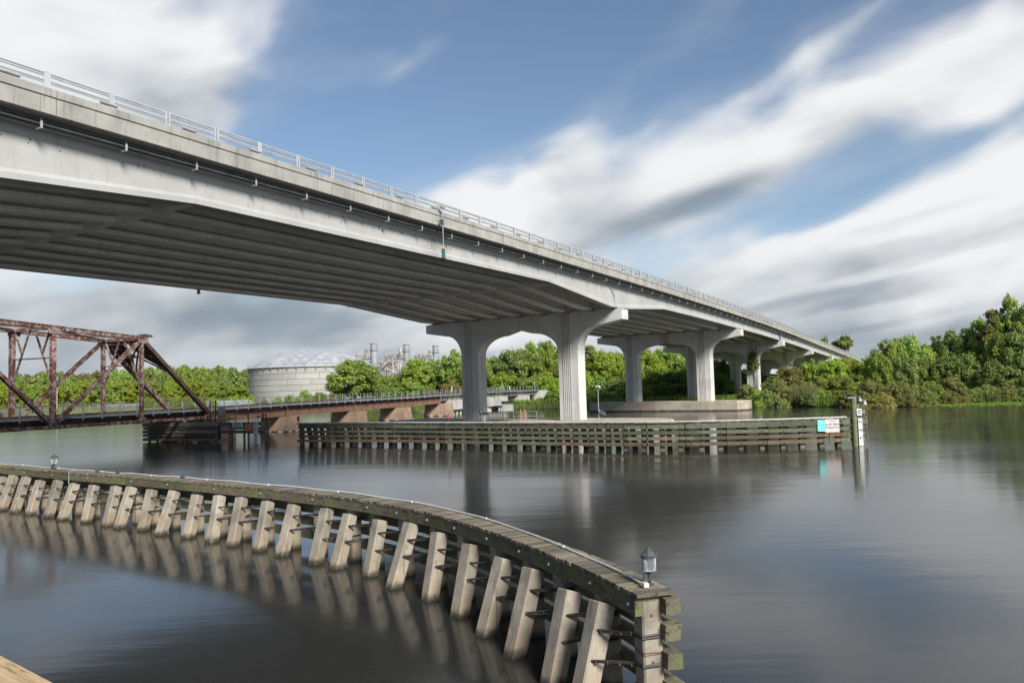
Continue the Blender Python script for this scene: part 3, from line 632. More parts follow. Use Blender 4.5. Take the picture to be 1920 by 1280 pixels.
for side, off in ((0, -.35), (1, 5.65)):
    for i, (a, b) in enumerate(zip(NODES, NODES[1:])):
        up_even = i % 2 == 0                                   # diagonals alternate
        za, zb_ = lerp(ZT, a), lerp(ZT, b)
        if 0 < i < len(NODES)-2:
            m_ = MB(); p, q_ = rb(a, off, za), rb(b, off, zb_); m_.beam(p+UP*.2, q_+UP*.2, .62, .06); m_.beam(p+RN*.24, q_+RN*.24, .05, .44); m_.beam(p-RN*.24, q_-RN*.24, .05, .44); c_ = obj('top_chord', m_, 'rust', tr)
            m_ = MB(); n = 18
            for j in range(n):
                u0, u1 = j/n, (j+1)/n; s_ = .2 if j % 2 else -.2; m_.beam(p.lerp(q_, u0)+RN*s_-UP*.21, p.lerp(q_, u1)-RN*s_-UP*.21, .08, .02)
            obj('lacing', m_, 'rust_dark', c_)
        m_ = MB(); p, q_ = rb(a, off, ZB), rb(b, off, ZB)
        for s_ in (-1, 1): m_.beam(p+RN*.2*s_, q_+RN*.2*s_, .05, .36)
        for s_ in (-1, 1): m_.beam(p+UP*.17*s_, q_+UP*.17*s_, .3, .04)
        obj('bottom_chord', m_, 'rust_pale' if side == 0 else 'rust', tr)
        top_a = (rb(a, off, za-.1), rb(b, off, ZB+.15)); top_b = (rb(a, off, ZB+.15), rb(b, off, zb_-.1))
        lo, hi = (top_b if i % 2 == 0 else top_a)
        if i == 0 or i == len(NODES)-2:
            m_ = MB(); p, q_ = top_b if i == 0 else top_a; m_.beam(p, q_, .58, .44, UP); m_.beam(p+UP*.0, q_, .66, .05, UP); obj('end_post', m_, 'rust_dark' if side == 0 else 'rust', tr)
        else: laced(lo, hi, .46, .36, 'rust', 'diagonal')
    for i, a in enumerate(NODES[1:-1]):
        za = lerp(ZT, a); laced(rb(a, off, ZB+.1), rb(a, off, za-.15), .46, .34 + .12*(i % 2), 'rust' if side else ('rust', 'rust_pale')[i % 2], 'vertical')
        for z0, hh in ((ZB, .55), (za, .5)):
            m_ = MB(); m_.prism([rb(a-.75, off-.3, z0-.22), rb(a+.75, off-.3, z0-.22), rb(a+.55, off-.3, z0+hh-.1), rb(a-.55, off-.3, z0+hh-.1)] if z0 == ZB else [rb(a-.7, off-.3, z0-.6), rb(a+.7, off-.3, z0-.6), rb(a+.75, off-.3, z0+.2), rb(a-.75, off-.3, z0+.2)], RN*-.03); obj('gusset_plate', m_, 'rust', tr)
for i, a in enumerate(NODES):
    mem(rb(a, -.1, ZB+.1), rb(a, 5.4, ZB+.1), .4, .7, 'rust_dark', 'floor_beam')
    if 0 < i < len(NODES)-1:
        za = lerp(ZT, a); mem(rb(a, -.05, za), rb(a, 5.35, za), .32, .36, 'rust', 'top_strut')
        zm = za-5.2
        mem(rb(a, -.1, za-3.1), rb(a, 5.4, za-3.1), .12, .12, 'rust_dark', 'sway_bar')
        for (o0, z0), (o1, z1) in (((2.3, za-.1), (0., zm)), ((3.0, za-.1), (5.3, zm)), ((.1, za-.3), (1.2, za-2.7)), ((5.2, za-.3), (4.1, za-2.7))): mem(rb(a, o0, z0), rb(a, o1, z1), .16, .16, 'rust', 'sway_brace', RU)
        if i < len(NODES)-2:
            b = NODES[i+1]; zb_ = lerp(ZT, b)
            for o0, o1 in ((0, 5.3), (5.3, 0)): mem(rb(a, o0, za-.05), rb(b, o1, zb_-.05), .22, .2, 'rust_dark', 'top_lateral')
# portal between the end posts
for e0, e1 in ((NODES[0], NODES[1]),):
    def ep(f, o): return rb(e0 + (e1-e0)*f, o, ZB+.15 + (lerp(ZT, e1)-.25-ZB)*f)
    mem(ep(.97, 0), ep(.97, 5.3), .3, .4, 'rust', 'portal_strut'); mem(ep(.8, 0), ep(.8, 5.3), .2, .25, 'rust', 'portal_strut')
    for o0, o1 in ((0, 2.65), (5.3, 2.65)): mem(ep(.60, o0), ep(.80, o1), .2, .22, 'rust', 'knee_brace'); mem(ep(.97, o0), ep(.8, o1), .16, .16, 'rust', 'portal_brace'); 
    for o in (0.1, 5.2): m_ = MB(); m_.prism([ep(.97, o), ep(.62, o), ep(.80, o + (1.9 if o < 1 else -1.9)), ep(.97, o + (2.2 if o < 1 else -2.2))], RU*.03); obj('portal_plate', m_, 'rust_dark', tr)
for o in (.85, 4.55):
    m_ = MB(); m_.rings([[rb(a, o-.03, 2.92), rb(a, o-.03, zr(a)-.14), rb(a, o+.03, zr(a)-.14), rb(a, o+.03, 2.92)] for a in (-15.4, -73, -131)]); st = obj('stringer', m_, 'rust_dark', tr)
    m_ = MB(); m_.rings([[rb(a, o-.17, 2.93), rb(a, o-.17, 3.0), rb(a, o+.17, 3.0), rb(a, o+.17, 2.93)] for a in (-15.4, -131)]); obj('flange', m_, 'rust_dark', st)
deckwork(tr, -75, -15.2)
# bird's nest of old sticks on the hip joint
m_ = MB(); c = rb(-27.0, -.35, lerp(ZT, -27)+.22)
for i in range(120):
    a = random.uniform(0, 6.28); r_ = random.uniform(.1, .85); p = c + RU*(math.cos(a)*r_*1.15) + RN*(math.sin(a)*r_*.5) + UP*random.uniform(0, .32); d = V3((random.uniform(-1, 1), random.uniform(-1, 1), random.uniform(-.25, .25)))*.42
    m_.beam(p-d, p+d, .03, .03)
tag(obj('bird_nest', m_, 'bark'), 'stick nest on top of the rusty truss corner', 'nest')

# rest pier and its dark timber fender at the truss end
rp = thing('rest_pier', rb(-15, 2.6, 0), 'low concrete pier carrying the free end of the truss', 'pier')
m_ = MB(); m_.prism([rb(-18.2, -1.2, -2), rb(-12.6, -1.2, -2), rb(-12.6, 6.2, -2), rb(-18.2, 6.2, -2)], UP*4.0); obj('block', m_, 'railpier', rp)
for a, o in ((-16.6, -.2), (-14.4, .4), (-16.6, 5.4), (-14.4, 4.8)): m_ = MB(); m_.box(rb(a, o, 2.3), RU*.5, RN*.4, UP*.33); obj('bearing', m_, 'darkmetal', rp)
for a in (-17.0, -15.9, -14.9): m_ = MB(); m_.tube([rb(a, -.9, 2.0), rb(a, -.9, 2.9)], .16, 8); m_.box(rb(a, -.9, 2.5), RU*.3, RN*.2, UP*.12); obj('machinery', m_, 'rust', rp)
A_, B_ = G(272, 829), G(405, 829); FD = (G(500, 829)-A_).normalized(); FNn = V3((FD.y, -FD.x, 0))    # faces the viewer
pf = thing('timber_fender', A_.lerp(B_, .5), 'black tarred timber fender box below the truss end', 'fender')
def ff(a, d, z): return A_ + FD*a - FNn*d + UP*z
LF = (B_-A_).length; LF2 = (G(500, 829)-A_).length
def fa(px, d=0.0):
    best = min((abs(960 + FPX*(ff(a*.1, d, 2.4)-V3((0, 0, H))).dot(_r)/(ff(a*.1, d, 2.4)-V3((0, 0, H))).dot(_f) - px), a*.1) for a in range(-60, 320)); return best[1]
def board(a0, a1, d, z, h_, w_=.26, mat='tarred', jit=.02):
    m_ = MB(); c = ff((a0+a1)/2, d, z); ang = random.uniform(-jit, jit)*.3
    m_.box(V3((0, 0, 0)), V3(((a1-a0)/2, 0, 0)), V3((0, w_/2, 0)), V3((0, 0, h_/2)))
    mt = Matrix((FD, -FNn, UP)).transposed(); put('waler', mesh(m_, M[mat], 'waler'), pf, c, mt)
for z, h_ in ((2.2, .5), (1.72, .3), (1.30, .36), (.86, .30), (.36, .36)):
    cuts = [-.35 + random.uniform(0, .15), random.uniform(3.4, 5), random.uniform(6.5, 8), LF + random.uniform(-.2, .6)]
    for a, b in zip(cuts, cuts[1:]):
        board(a+.01, b-.01, random.uniform(-.05, .05), z, h_, mat='waler_low' if z < .5 and random.random() < .7 else 'tarred')
    if z in (2.2, 1.72, 1.30): board(LF+.7, LF2-.9, 0, z - (.0 if z > 2 else .05), h_ if z < 2 else .36)
for z, h_ in ((2.2, .45), (1.72, .3), (1.3, .3), (.86, .3), (.36, .3)):
    m_ = MB(); m_.beam(ff(-.32, .2, z), ff(-1.3, 2.2, z), .26, h_); obj('waler', m_, 'tarred', pf)
    m_ = MB(); m_.beam(ff(-1.3, 2.25, z), ff(.2, 6.0, z), .26, h_); obj('waler', m_, 'tarred', pf)
for i in range(9):
    a = .3 + i*(LF-.6)/8; m_ = MB(); m_.lathe([(.18, -2), (.17, 2.35)], ff(a, .42, 0), 8); obj('pile', m_, 'tarred', pf)
m_ = MB(); m_.prism([ff(.3, .75, 2.3), ff(LF-.5, .75, 2.3), ff(LF-.5, 1.0, 2.3), ff(.3, 1.0, 2.3)], UP*.16); obj('cap_timber', m_, 'tarred', pf)
m_ = MB(); m_.prism([ff(.1, .75, .3), ff(LF, .75, .3), ff(LF, .85, .3), ff(.1, .85, .3)], UP*1.9); obj('back_boarding', m_, 'tarred', pf)
for px in (427, 432, 455, 463, 494, 499):
    a = (G(px, 829)-A_).dot(FD); m_ = MB(); l_ = .25 if px > 490 else 0
    m_.tube([ff(a+l_, .3, -2), ff(a, .3, 2.3 if px < 490 else 2.6)], .13, 8); obj('pile', m_, 'tarred', pf)
for px, z1 in ((376, 3.1), (394.5, 5.0), (404, 5.05), (430, 3.0), (465, 3.35), (498, 3.4)):
    a = fa(px, .9); m_ = MB(); m_.tube([ff(a, .9, 2.2 if px < 440 else 1.0), ff(a, .9, z1)], .07 if px < 480 else .09, 8); obj('stub_pile', m_, 'rust_dark', pf)
def sign_plate(name, a0, a1, z0, z1, d, mat, lab, cat='sign'):
    c = ff((a0+a1)/2, d, (z0+z1)/2); q_ = thing(name, c, lab, cat)
    m_ = MB(); m_.box(c, FD*((a1-a0)/2), FNn*.02, UP*((z1-z0)/2)); obj('plate', m_, mat, q_); return q_, c
q_, c = sign_plate('notice_sign', fa(438), fa(457.5), 1.82, 2.42, -.2, 'signwhite', 'white notice board with small black lines on the tarred fender')
for j in range(5):
    m_ = MB(); x = 0; 
    for j2 in range(random.randint(5, 7)):
        w_ = random.uniform(.06, .15); m_.box(c + FNn*.025 + FD*(-.48+x+w_/2) + UP*(.2-.1*j), FD*(w_/2), FNn*.003, UP*.022); x += w_+.04
        if x > .85: break
    obj('print_line', m_, 'ink', q_)
q_, c = sign_plate('notice_sign', fa(463), fa(478), 1.32, 2.28, -.2, 'redsign', 'faded red warning board beside the clearance gauge')
for j in range(6):
    m_ = MB(); w_ = random.uniform(.25, .42); m_.box(c + FNn*.025 + UP*(.3-.12*j), FD*w_, FNn*.003, UP*.012); obj('print_line', m_, 'signwhite', q_)
q_, c = sign_plate('clearance_gauge', fa(478.3), fa(486.5), .05, 2.46, -.24, 'white', 'white clearance gauge numbered 2 4 6 8 by the tarred fender', 'gauge')
for j, tx in enumerate('2468'): text(tx, .5, 'ink', q_, c + FNn*.024 + UP*(.92-.66*j) - FD*.04, FD, UP)
m_ = MB()
for j in range(12): m_.box(c + FNn*.024 + FD*.24 + UP*(1.1-.2*j), FD*.04, FNn*.003, UP*.02)
obj('tick_marks', m_, 'ink', q_)
def red_light(b, lab, s_=1.0):
    q_ = thing('marker_light', b, lab, 'light')
    m_ = MB(); m_.tube([b, b+UP*.28*s_], .035*s_, 6); obj('stem', m_, 'darkmetal', q_)
    m_ = MB(); m_.lathe([(.09*s_, .3*s_), (.13*s_, .42*s_), (.13*s_, .5*s_), (.08*s_, .6*s_)], b, 10); obj('lens', m_, 'redglass', q_, True)
    m_ = MB(); m_.lathe([(.17*s_, .6*s_), (.15*s_, .66*s_), (.04*s_, .74*s_)], b, 10); m_.lathe([(.04*s_, .24*s_), (.14*s_, .28*s_), (.1*s_, .31*s_)], b, 10); obj('hood', m_, 'darkmetal', q_, True)
red_light(ff(fa(493), 0, 2.5), 'red marker light on top of the clearance gauge piles', 1.25); red_light(ff(fa(389, 1.2), 1.2, 2.42), 'small red light by the yellow handrail')
b = ff(fa(482), .2, 2.46); q_ = thing('lamp', b, 'small grey floodlight on the tarred fender next to the gauge', 'light'); m_ = MB(); m_.tube([b, b+UP*.4], .04, 6); obj('stem', m_, 'galv', q_); m_ = MB(); m_.box(b+UP*.55, FD*.2, FNn*.14, UP*.13); obj('housing', m_, 'fixture', q_)
q_ = thing('handrail', ff(fa(412), 1.6, 2.3), 'yellow steel handrail round the rest pier deck', 'handrail')
for zz in (.75, 1.25):
    for (p0, p1) in (((fa(384, 1.5), 1.5), (fa(442, 1.5), 1.5)), ((fa(425, 3.6), 3.6), (fa(442, 3.6), 3.6)), ((fa(442, 1.5), 1.5), (fa(442, 3.6), 3.6))): m_ = MB(); m_.tube([ff(*p0, 2.0+zz), ff(*p1, 2.0+zz)], .075, 6); obj('rail', m_, 'yellow', q_)
for px, d in ((384, 1.5), (403, 1.5), (424, 1.5), (442, 1.5), (442, 3.6), (425, 3.6)): m_ = MB(); m_.tube([ff(fa(px, d), d, 1.9), ff(fa(px, d), d, 3.25)], .07, 6); obj('upright', m_, 'yellow', q_)
m_ = MB(); m_.prism([ff(fa(380, 1.2), 1.2, 1.8), ff(fa(446, 1.2), 1.2, 1.8), ff(fa(446, 4.5), 4.5, 1.8), ff(fa(380, 4.5), 4.5, 1.8)], UP*.12); tag(obj('service_platform', m_, 'tarred'), 'dark service platform under the yellow handrail', 'platform')
c = ff(fa(415, 2.6), 2.6, 1.92); q_ = thing('control_cabinet', c, 'tall grey control cabinet standing by the yellow handrail', 'cabinet')
m_ = MB(); m_.box(c+UP*1.35, FD*.32, FNn*.3, UP*1.05); obj('body', m_, 'galv', q_); m_ = MB(); m_.box(c+UP*1.35+FNn*.302, FD*.26, FNn*.01, UP*.95); obj('door', m_, 'fixture', q_); m_ = MB(); m_.box(c+UP*.15, FD*.25, FNn*.25, UP*.15); obj('plinth', m_, 'darkmetal', q_)

# ------------------------------------------------------------------ splines for the fenders
def resample(pts, step=.02):
    P = [V3(p) for p in pts]; out = []
    for i in range(len(P)-1):
        p0, p1, p2, p3 = P[max(i-1, 0)], P[i], P[i+1], P[min(i+2, len(P)-1)]
        for j in range(24):
            u = j/24; out.append(.5*((2*p1) + (p2-p0)*u + (2*p0-5*p1+4*p2-p3)*u*u + (3*p1-p0-3*p2+p3)*u**3))
    out.append(P[-1]); return out
class Path:
    def __init__(s, pts):
        s.p = resample(pts); s.d = [0]
        for a, b in zip(s.p, s.p[1:]): s.d.append(s.d[-1] + (b-a).length)
        s.len = s.d[-1]
    def at(s, t_):
        t_ = min(max(t_, 0), s.len-1e-4); i = int(np.searchsorted(s.d, t_, 'right'))-1; i = min(i, len(s.p)-2)
        a, b = s.p[i], s.p[i+1]; u = (t_-s.d[i])/(s.d[i+1]-s.d[i]); tg = (b-a).normalized()
        if 0 < i < len(s.p)-2: tg = (s.p[i+2]-s.p[i-1]).normalized()
        return a.lerp(b, u), tg
    def near(s, q_):
        i = min(range(len(s.p)), key=lambda j: (s.p[j].xy-q_.xy).length); return s.d[i]
def pile_mesh(w_, z0, z1, mat, ch=.03, name='pile'):
    h_ = w_/2; P = [(h_, h_-ch), (h_-ch, h_), (-h_+ch, h_), (-h_, h_-ch), (-h_, -h_+ch), (-h_+ch, -h_), (h_-ch, -h_), (h_, -h_+ch)]
    m_ = MB(); f = (h_-.012)/h_; m_.rings([[V3((a, b, z0)) for a, b in P], [V3((a, b, z1-.012)) for a, b in P], [V3((a*f, b*f, z1)) for a, b in P]]); return mesh(m_, M[mat], name)
def frame(tg): n = V3((tg.y, -tg.x, 0)); return n, Matrix((tg, -n, UP)).transposed()

# ------------------------------------------------------------------ near fender (back side towards the viewer)
DZ = 2.12
px_edge = [(-130, 864), (-60, 869), (0, 873.9), (143, 885.6), (260, 894.2), (400, 906), (495, 914.6), (567, 922.3), (650, 932.3), (712.5, 941.8), (796, 958.5), (877, 981), (929, 997.8), (971, 1013.4), (1012.5, 1030), (1054, 1047), (1096, 1064.5), (1156, 1093.5), (1194, 1114.5)]
NP = Path([G(x, y, DZ) for x, y in px_edge][::-1])           # starts at the lamp end
nf = thing('pile_fender', G(600, 1000), 'curving boardwalk fender on leaning concrete piles, conduit along its top', 'fender')
# walking left along the path the viewer is on one side: choose the outward normal towards the viewer
def nn(tg):
    n = V3((tg.y, -tg.x, 0)); return n if n.dot(V3((-1, -1, 0))) > 0 else -n
pw = .145; i = 0; pl_me = []
for j in range(6):
    m0 = MB(); m0.box(V3((0, 0, 0)), V3((.345 + .005*j, 0, 0)), V3((0, .0635, 0)), V3((0, 0, .036)))
    for k_, v in enumerate(m0.v): m0.v[k_] = v + V3((random.uniform(-.008, .008), random.uniform(-.004, .004), random.uniform(-.005, .005)))
    pl_me.append(mesh(m0, M['plank'], 'plank'))
rest = MB(); tpos = .30
while tpos < NP.len:
    p, tg = NP.at(tpos); n = nn(tg); c = p - n*(.345 + random.uniform(-.008, .008)); c.z = DZ-.04 + random.uniform(-.004, .004)
    if i < 298:
        mt = Matrix((n, UP.cross(n), UP)).transposed(); o = put('plank', random.choice(pl_me), nf, c, mt); o.rotation_euler.z += random.uniform(-.015, .015)
    else: rest.box(c, n*.35, tg*.062, UP*.036)
    i += 1; tpos += pw*(1 + random.uniform(-.02, .02))
tag(obj('planks', rest, 'plank', nf), None, None, kind='stuff')
def along(t0, t1, d, z, w_, h_, mat, name, parent, P=NP, step=1.2, nfun=nn, endj=0):
    n_ = max(1, int((t1-t0)/step)); Rr = []
    for j in range(n_+1):
        p, tg = P.at(t0 + (t1-t0)*j/n_); n = nfun(tg); c = p - n*d; e = random.uniform(-.006, .006)
        Rr.append([V3((*(c+n*(w_/2)).xy, z-h_/2+e)), V3((*(c+n*(w_/2)).xy, z+h_/2+e)), V3((*(c-n*(w_/2)).xy, z+h_/2+e)), V3((*(c-n*(w_/2)).xy, z-h_/2+e))])
    m_ = MB(); m_.rings(Rr); org = sum(m_.v, V3())/len(m_.v); d_ = (P.at(t1)[0]-P.at(t0)[0]).normalized(); rot = Matrix((d_, UP.cross(d_), UP)).transposed(); inv = rot.transposed()
    m_.v = [inv @ (v-org) for v in m_.v]; return put(name, mesh(m_, M[mat], name), parent, org, rot)
a = .08
while a < NP.len-.5:
    b = min(a + random.uniform(4.6, 5.4), NP.len); along(a+.012, b-.012, .075, DZ-.235, .15, .30, 'mossbeam', 'edge_beam', nf); a = b
for z in (1.89, 1.45, 1.0, .52):
    a = .12
    while a < NP.len-.5:
        b = min(a + random.uniform(4.8, 6.2), NP.len); q_ = along(a+.012, b-.012, .61, z, .27, .26, 'mossbeam', 'waler', nf); a = b
# the walers run past the end post
for z in (1.89, 1.45, 1.0, .52):
    p, tg = NP.at(0.02); n = nn(tg); c = p - n*.61 + tg*(.06 - random.uniform(0, .06)); c.z = z; m_ = MB(); m_.box(V3(), V3((.13, 0, 0)), V3((0, .138, 0)), V3((0, 0, .134)))
    for k_, v in enumerate(m_.v): m_.v[k_] = v + V3((random.uniform(-.02, .02), random.uniform(-.012, .012), random.uniform(-.012, .012)))
    put('waler', mesh(m_, M['mossbeam'], 'waler'), nf, c, frame(-tg)[1])
TOPS = [(1145, 1130), (1076, 1103), (1007, 1067), (955, 1042), (888, 1018), (838, 997), (789, 982), (731, 968), (680, 957), (638, 950), (582, 941), (529, 936), (480, 930), (428, 928), (385, 924), (340, 919), (297, 915), (262, 912), (223, 910), (187.5, 906), (156, 902), (126, 899), (95, 896), (69, 894), (40, 892), (14, 890)]
BT = 1.66; vme = pile_mesh(.37, -2.2, DZ-.10, 'pile'); bme_ = pile_mesh(.37, -4.4, 0, 'pile', name='batter_pile')
ts = [NP.near(G(x, y, BT)) for x, y in TOPS]; ts += [ts[-1] + 1.55*(j+1) for j in range(4)]
def band(c, n, tg, hw_, z, r_, mat, parent, name='cable'):
    """cable lapped round a square pile"""
    P = [c + n*(hw_+r_) + tg*hw_, c + n*(hw_+r_) - tg*(hw_+r_), c - n*hw_ - tg*(hw_+r_)]
    m_ = MB(); m_.tube([V3((*p.xy, z + random.uniform(-.015, .015))) for p in P], r_, 6); return obj(name, m_, mat, parent)
for k_, t_ in enumerate(ts):
    p, tg = NP.at(t_); n = nn(tg)
    if k_ < len(TOPS): top = G(*TOPS[k_], BT); off = max(.04, min(.24, (top-p).dot(n) + .06))
    else: off = .2
    top = p + n*(off+.02); top.z = BT + random.uniform(-.09, .05)
    d = (UP*1.68 - n*random.uniform(.48, .70) + tg*random.uniform(.08, .32)).normalized()
    x = tg - d*tg.dot(d); x.normalize(); y = d.cross(x); yaw = .16 + random.uniform(-.16, .16); mt = Matrix((x, y, d)).transposed() @ Matrix.Rotation(yaw, 3, 'Z')
    bp = put('batter_pile', bme_, nf, top, mt)
    # the upright pile it is lashed to, a little nearer the lamp end
    t2 = t_ - .60 - .50*min(1, k_/12) if k_ else .30
    p2, tg2 = NP.at(max(t2, .3)); n2 = nn(tg2); c2 = p2 - n2*.325; c2.z = 0
    put('pile', vme, nf, c2, frame(tg2)[1].to_euler())
    for z, nw in ((1.28 + random.uniform(-.05, .05), 2), (.80 + random.uniform(-.05, .05), 3)):
        a_ = top + d*((z-top.z)/d.z); e_ = a_ - tg*.17 + n*.12; w0 = c2 + n2*.19 + tg2*.10; w1 = c2 + n2*.20 - tg2*.19
        for j in range(nw):
            dz_ = random.uniform(-.045, .045); m_ = MB()
            m_.tube([V3((*(a_+n*.17+tg*.02).xy, z)), V3((*(e_).xy, z+dz_*.3)), V3((*(e_.lerp(w0, .5)).xy, z+dz_+.03)), V3((*w0.xy, z+dz_+.06)), V3((*w1.xy, z+dz_+.09)), V3((*(c2-n2*.1-tg2*.2).xy, z+dz_+.1))], .021, 6); obj('lashing_cable', m_, 'cable', nf, True)
        if z < 1.1 or k_ == 0:
            for j in range(4):
                m_ = MB(); c = e_.lerp(w0, .15+.25*j); c.z = z + .01*j + random.uniform(-.02, .04); m_.box(c, tg*.016, n*.026, UP*.026); obj('cable_clamp', m_, 'clamp', nf)
    if k_ % 2 == 0 or k_ < 8:
        m_ = MB(); c = p2 + n2*.006; c.z = DZ-.22; m_.lathe([(.035, 0), (.04, .012), (.022, .03), (.02, .045)], c, 8, n2); obj('bolt', m_, 'galv', nf)
    for zz in (1.55, .62): m_ = MB(); c = c2 + n2*.18; c.z = zz; m_.lathe([(.022, .0), (.022, .012)], c + tg2*.06, 6, n2); obj('bolt_hole', m_, 'clamp', nf)
for z in (1.08, .52):
    for j in range(2): p2, tg2 = NP.at(.3); band(p2 - nn(tg2)*.325, nn(tg2), tg2, .17, z+.03*j, .012, 'clamp', nf, 'lashing_cable')
m_ = MB(); p, tg = NP.at(0); n = nn(tg)
for zz in (1.72, .95): m_.lathe([(.028, 0), (.028, .01)], NP.at(.30)[0] - n*.3 + UP*(zz-DZ) - tg*.187, 8, -tg)
obj('bolt_hole', m_, 'clamp', nf)
# end board across the walkway
p, tg = NP.at(0.0); n = nn(tg); m_ = MB(); m_.box(V3(), V3((.35, 0, 0)), V3((0, .12, 0)), V3((0, 0, .03))); c = p - n*.345 + tg*.10; c.z = DZ-.026; put('end_plank', mesh(m_, M['plank'], 'end_plank'), nf, c, Matrix((n, UP.cross(n), UP)).transposed())
# conduit
cdt = thing('conduit', NP.at(5)[0], 'white conduit pipe running along the boardwalk fender', 'pipe')
m_ = MB(); P = []
a = .35
while a < NP.len:
    p, tg = NP.at(a); n = nn(tg); q_ = p - n*(.30 + .32*min(a, 6.5)/6.5 + .025*math.sin(a*.8)); q_.z = DZ + .03 + .012*math.sin(a*1.7); P.append(q_); a += .6
m_.tube(P, .021, 8); obj('pipe', m_, 'white', cdt, True)
for q_ in P[6::7]: m_ = MB(); m_.lathe([(.033, -.05), (.033, .05)], q_, 8, (P[3]-P[2]).normalized()); obj('coupling', m_, 'white', cdt)
m_ = MB(); m_.box(P[0] + UP*.015, NP.at(.3)[1]*.055, nn(NP.at(.3)[1])*.045, UP*.035); obj('junction_box', m_, 'white', cdt)
def lantern(b, s_, lab, red=True):
    q_ = thing('navigation_light', b, lab, 'light')
    m_ = MB(); m_.lathe([(.10*s_, 0), (.10*s_, .02*s_), (.035*s_, .03*s_), (.035*s_, .24*s_), (.06*s_, .26*s_), (.10*s_, .30*s_)], b, 12); obj('stand', m_, 'darkmetal', q_, True)
    m_ = MB(); m_.box(b + UP*.16*s_ + V3((-.08, -.02, 0))*s_, V3((.05, 0, 0))*s_, V3((0, .045, 0))*s_, UP*.08*s_); obj('junction_box', m_, 'darkmetal', q_)
    m_ = MB(); m_.tube([b + V3((-.02, -.1, .22))*s_, b + V3((.02, -.13, .12))*s_, b + V3((-.05, -.1, .02))*s_], .012*s_, 5); obj('lead', m_, 'cable', q_)
    m_ = MB(); m_.lathe([(.105*s_, .33*s_), (.12*s_, .44*s_), (.105*s_, .56*s_)], b, 16); obj('lens', m_, 'redlens', q_, True)
    m_ = MB()
    for z in (.31, .58): m_.lathe([(.145*s_, (z-.015)*s_), (.16*s_, z*s_), (.145*s_, (z+.015)*s_)], b, 20)
    for j in range(20):
        for sg in (-1, 1):
            A0 = j*math.pi/10; pts = [b + V3((math.cos(A0+sg*f*.9)*.15*s_, math.sin(A0+sg*f*.9)*.15*s_, (.31+.27*f)*s_)) for f in (0, .33, .67, 1)]; m_.tube(pts, .006*s_, 4)
    obj('cage', m_, 'cagesteel', q_, True)
    m_ = MB(); m_.lathe([(.175*s_, .59*s_), (.18*s_, .63*s_), (.15*s_, .66*s_), (.03*s_, .80*s_), (.001, .81*s_)], b, 14); m_.box(b+UP*.64*s_ + V3((.17, 0, 0))*s_, V3((.02, 0, 0))*s_, V3((0, .05, 0))*s_, UP*.03*s_); obj('cap', m_, 'darkmetal', q_)
    return q_
M['redlens'] = surf('dull_red_lens', (.20, .10, .11), (.25, .14, .15), 8, .25); M['cagesteel'] = surf('cage_steel', (.33, .39, .43), (.24, .29, .32), 9, .4, metallic=.3)
lantern(G(1218, 1095, DZ), .80, 'caged navigation lantern on the near end of the boardwalk fender')
q_ = G(105, 879, DZ); tq_ = NP.near(q_); p, tg = NP.at(tq_); lantern(V3((*(p - nn(tg)*.4).xy, DZ)), .95, 'dark lantern halfway along the mossy boardwalk fender')
for px in (160, 220, 420): 
    tq_ = NP.near(G(px, 888, DZ)); p, tg = NP.at(tq_); b = V3((*(p - nn(tg)*.45).xy, DZ)); q_ = thing('pipe_fitting', b, 'small dark fitting on the boardwalk conduit', 'fitting', 'conduit fittings on the boardwalk'); m_ = MB(); m_.box(b+UP*.06, tg*.09, nn(tg)*.05, UP*.06); obj('body', m_, 'darkmetal', q_); m_ = MB(); m_.tube([b+UP*.05, b+UP*.22], .03, 6); obj('stub', m_, 'darkmetal', q_)
tq_ = NP.near(G(146, 883, DZ)); p, tg = NP.at(tq_); n = nn(tg); m_ = MB(); m_.tube([V3((*(p-n*.3).xy, DZ+.05)), V3((*(p+n*.05).xy, DZ+.05)), V3((*(p+n*.06).xy, DZ-.55))], .022, 6); tag(obj('conduit_drop', m_, 'galv', None, True), 'grey conduit dropping over the mossy edge beam', 'pipe')

# ------------------------------------------------------------------ far fender (channel side towards the viewer)
FZ = 2.35
px_far = [(556, 794), (700, 792.5), (850, 792.6), (981, 792.7), (1100, 792.4), (1200, 792), (1300, 790.6), (1400, 788.3), (1500, 785.5), (1600, 782), (1626, 781)]
FP = Path([G(x, y, FZ) for x, y in px_far])
fr = thing('timber_fender', G(1100, 842), 'long green timber fender with plank walers in front of the pier', 'fender')
def nf2(tg):
    n = V3((tg.y, -tg.x, 0)); return n if n.y < 0 else -n
i = 0; tpos = .1; rest = MB()
m0 = MB(); m0.box(V3(), V3((.46, 0, 0)), V3((0, .09, 0)), V3((0, 0, .04))); fpl = mesh(m0, M['plank'], 'plank')
while tpos < FP.len:
    p, tg = FP.at(tpos); n = nf2(tg); c = p - n*(.40 + random.uniform(-.03, .03)); c.z = FZ-.04 + random.uniform(-.01, .01)
    o = put('plank', fpl, fr, c, Matrix((n, UP.cross(n), UP)).transposed()); tpos += .21
for z, h_, mt_ in ((FZ-.32, .44, 'waler'), (1.47, .27, 'waler'), (1.0, .26, 'waler_low'), (.52, .28, 'waler_low')):
    a = random.uniform(0, .3)
    while a < FP.len-.4:
        b = min(a + random.uniform(5.6, 6.8), FP.len + (.0 if z > 2 else .0)); along(a+.015, b-.015, random.uniform(.12, .17), z + random.uniform(-.015, .015), .28, h_, mt_ if random.random() < .85 else 'waler', 'waler', fr, FP, 2.0, nf2); a = b
M['oldpile'] = surf('stained_pile', (.15, .122, .085), (.085, .068, .048), 1.4, .9, (.05, .04, .03), .8, .3, 8, vary=.2)
fv = pile_mesh(.40, -2.2, FZ-.1, 'oldpile'); fb = pile_mesh(.40, -4.6, 0, 'oldpile', name='batter_pile')
a = .35
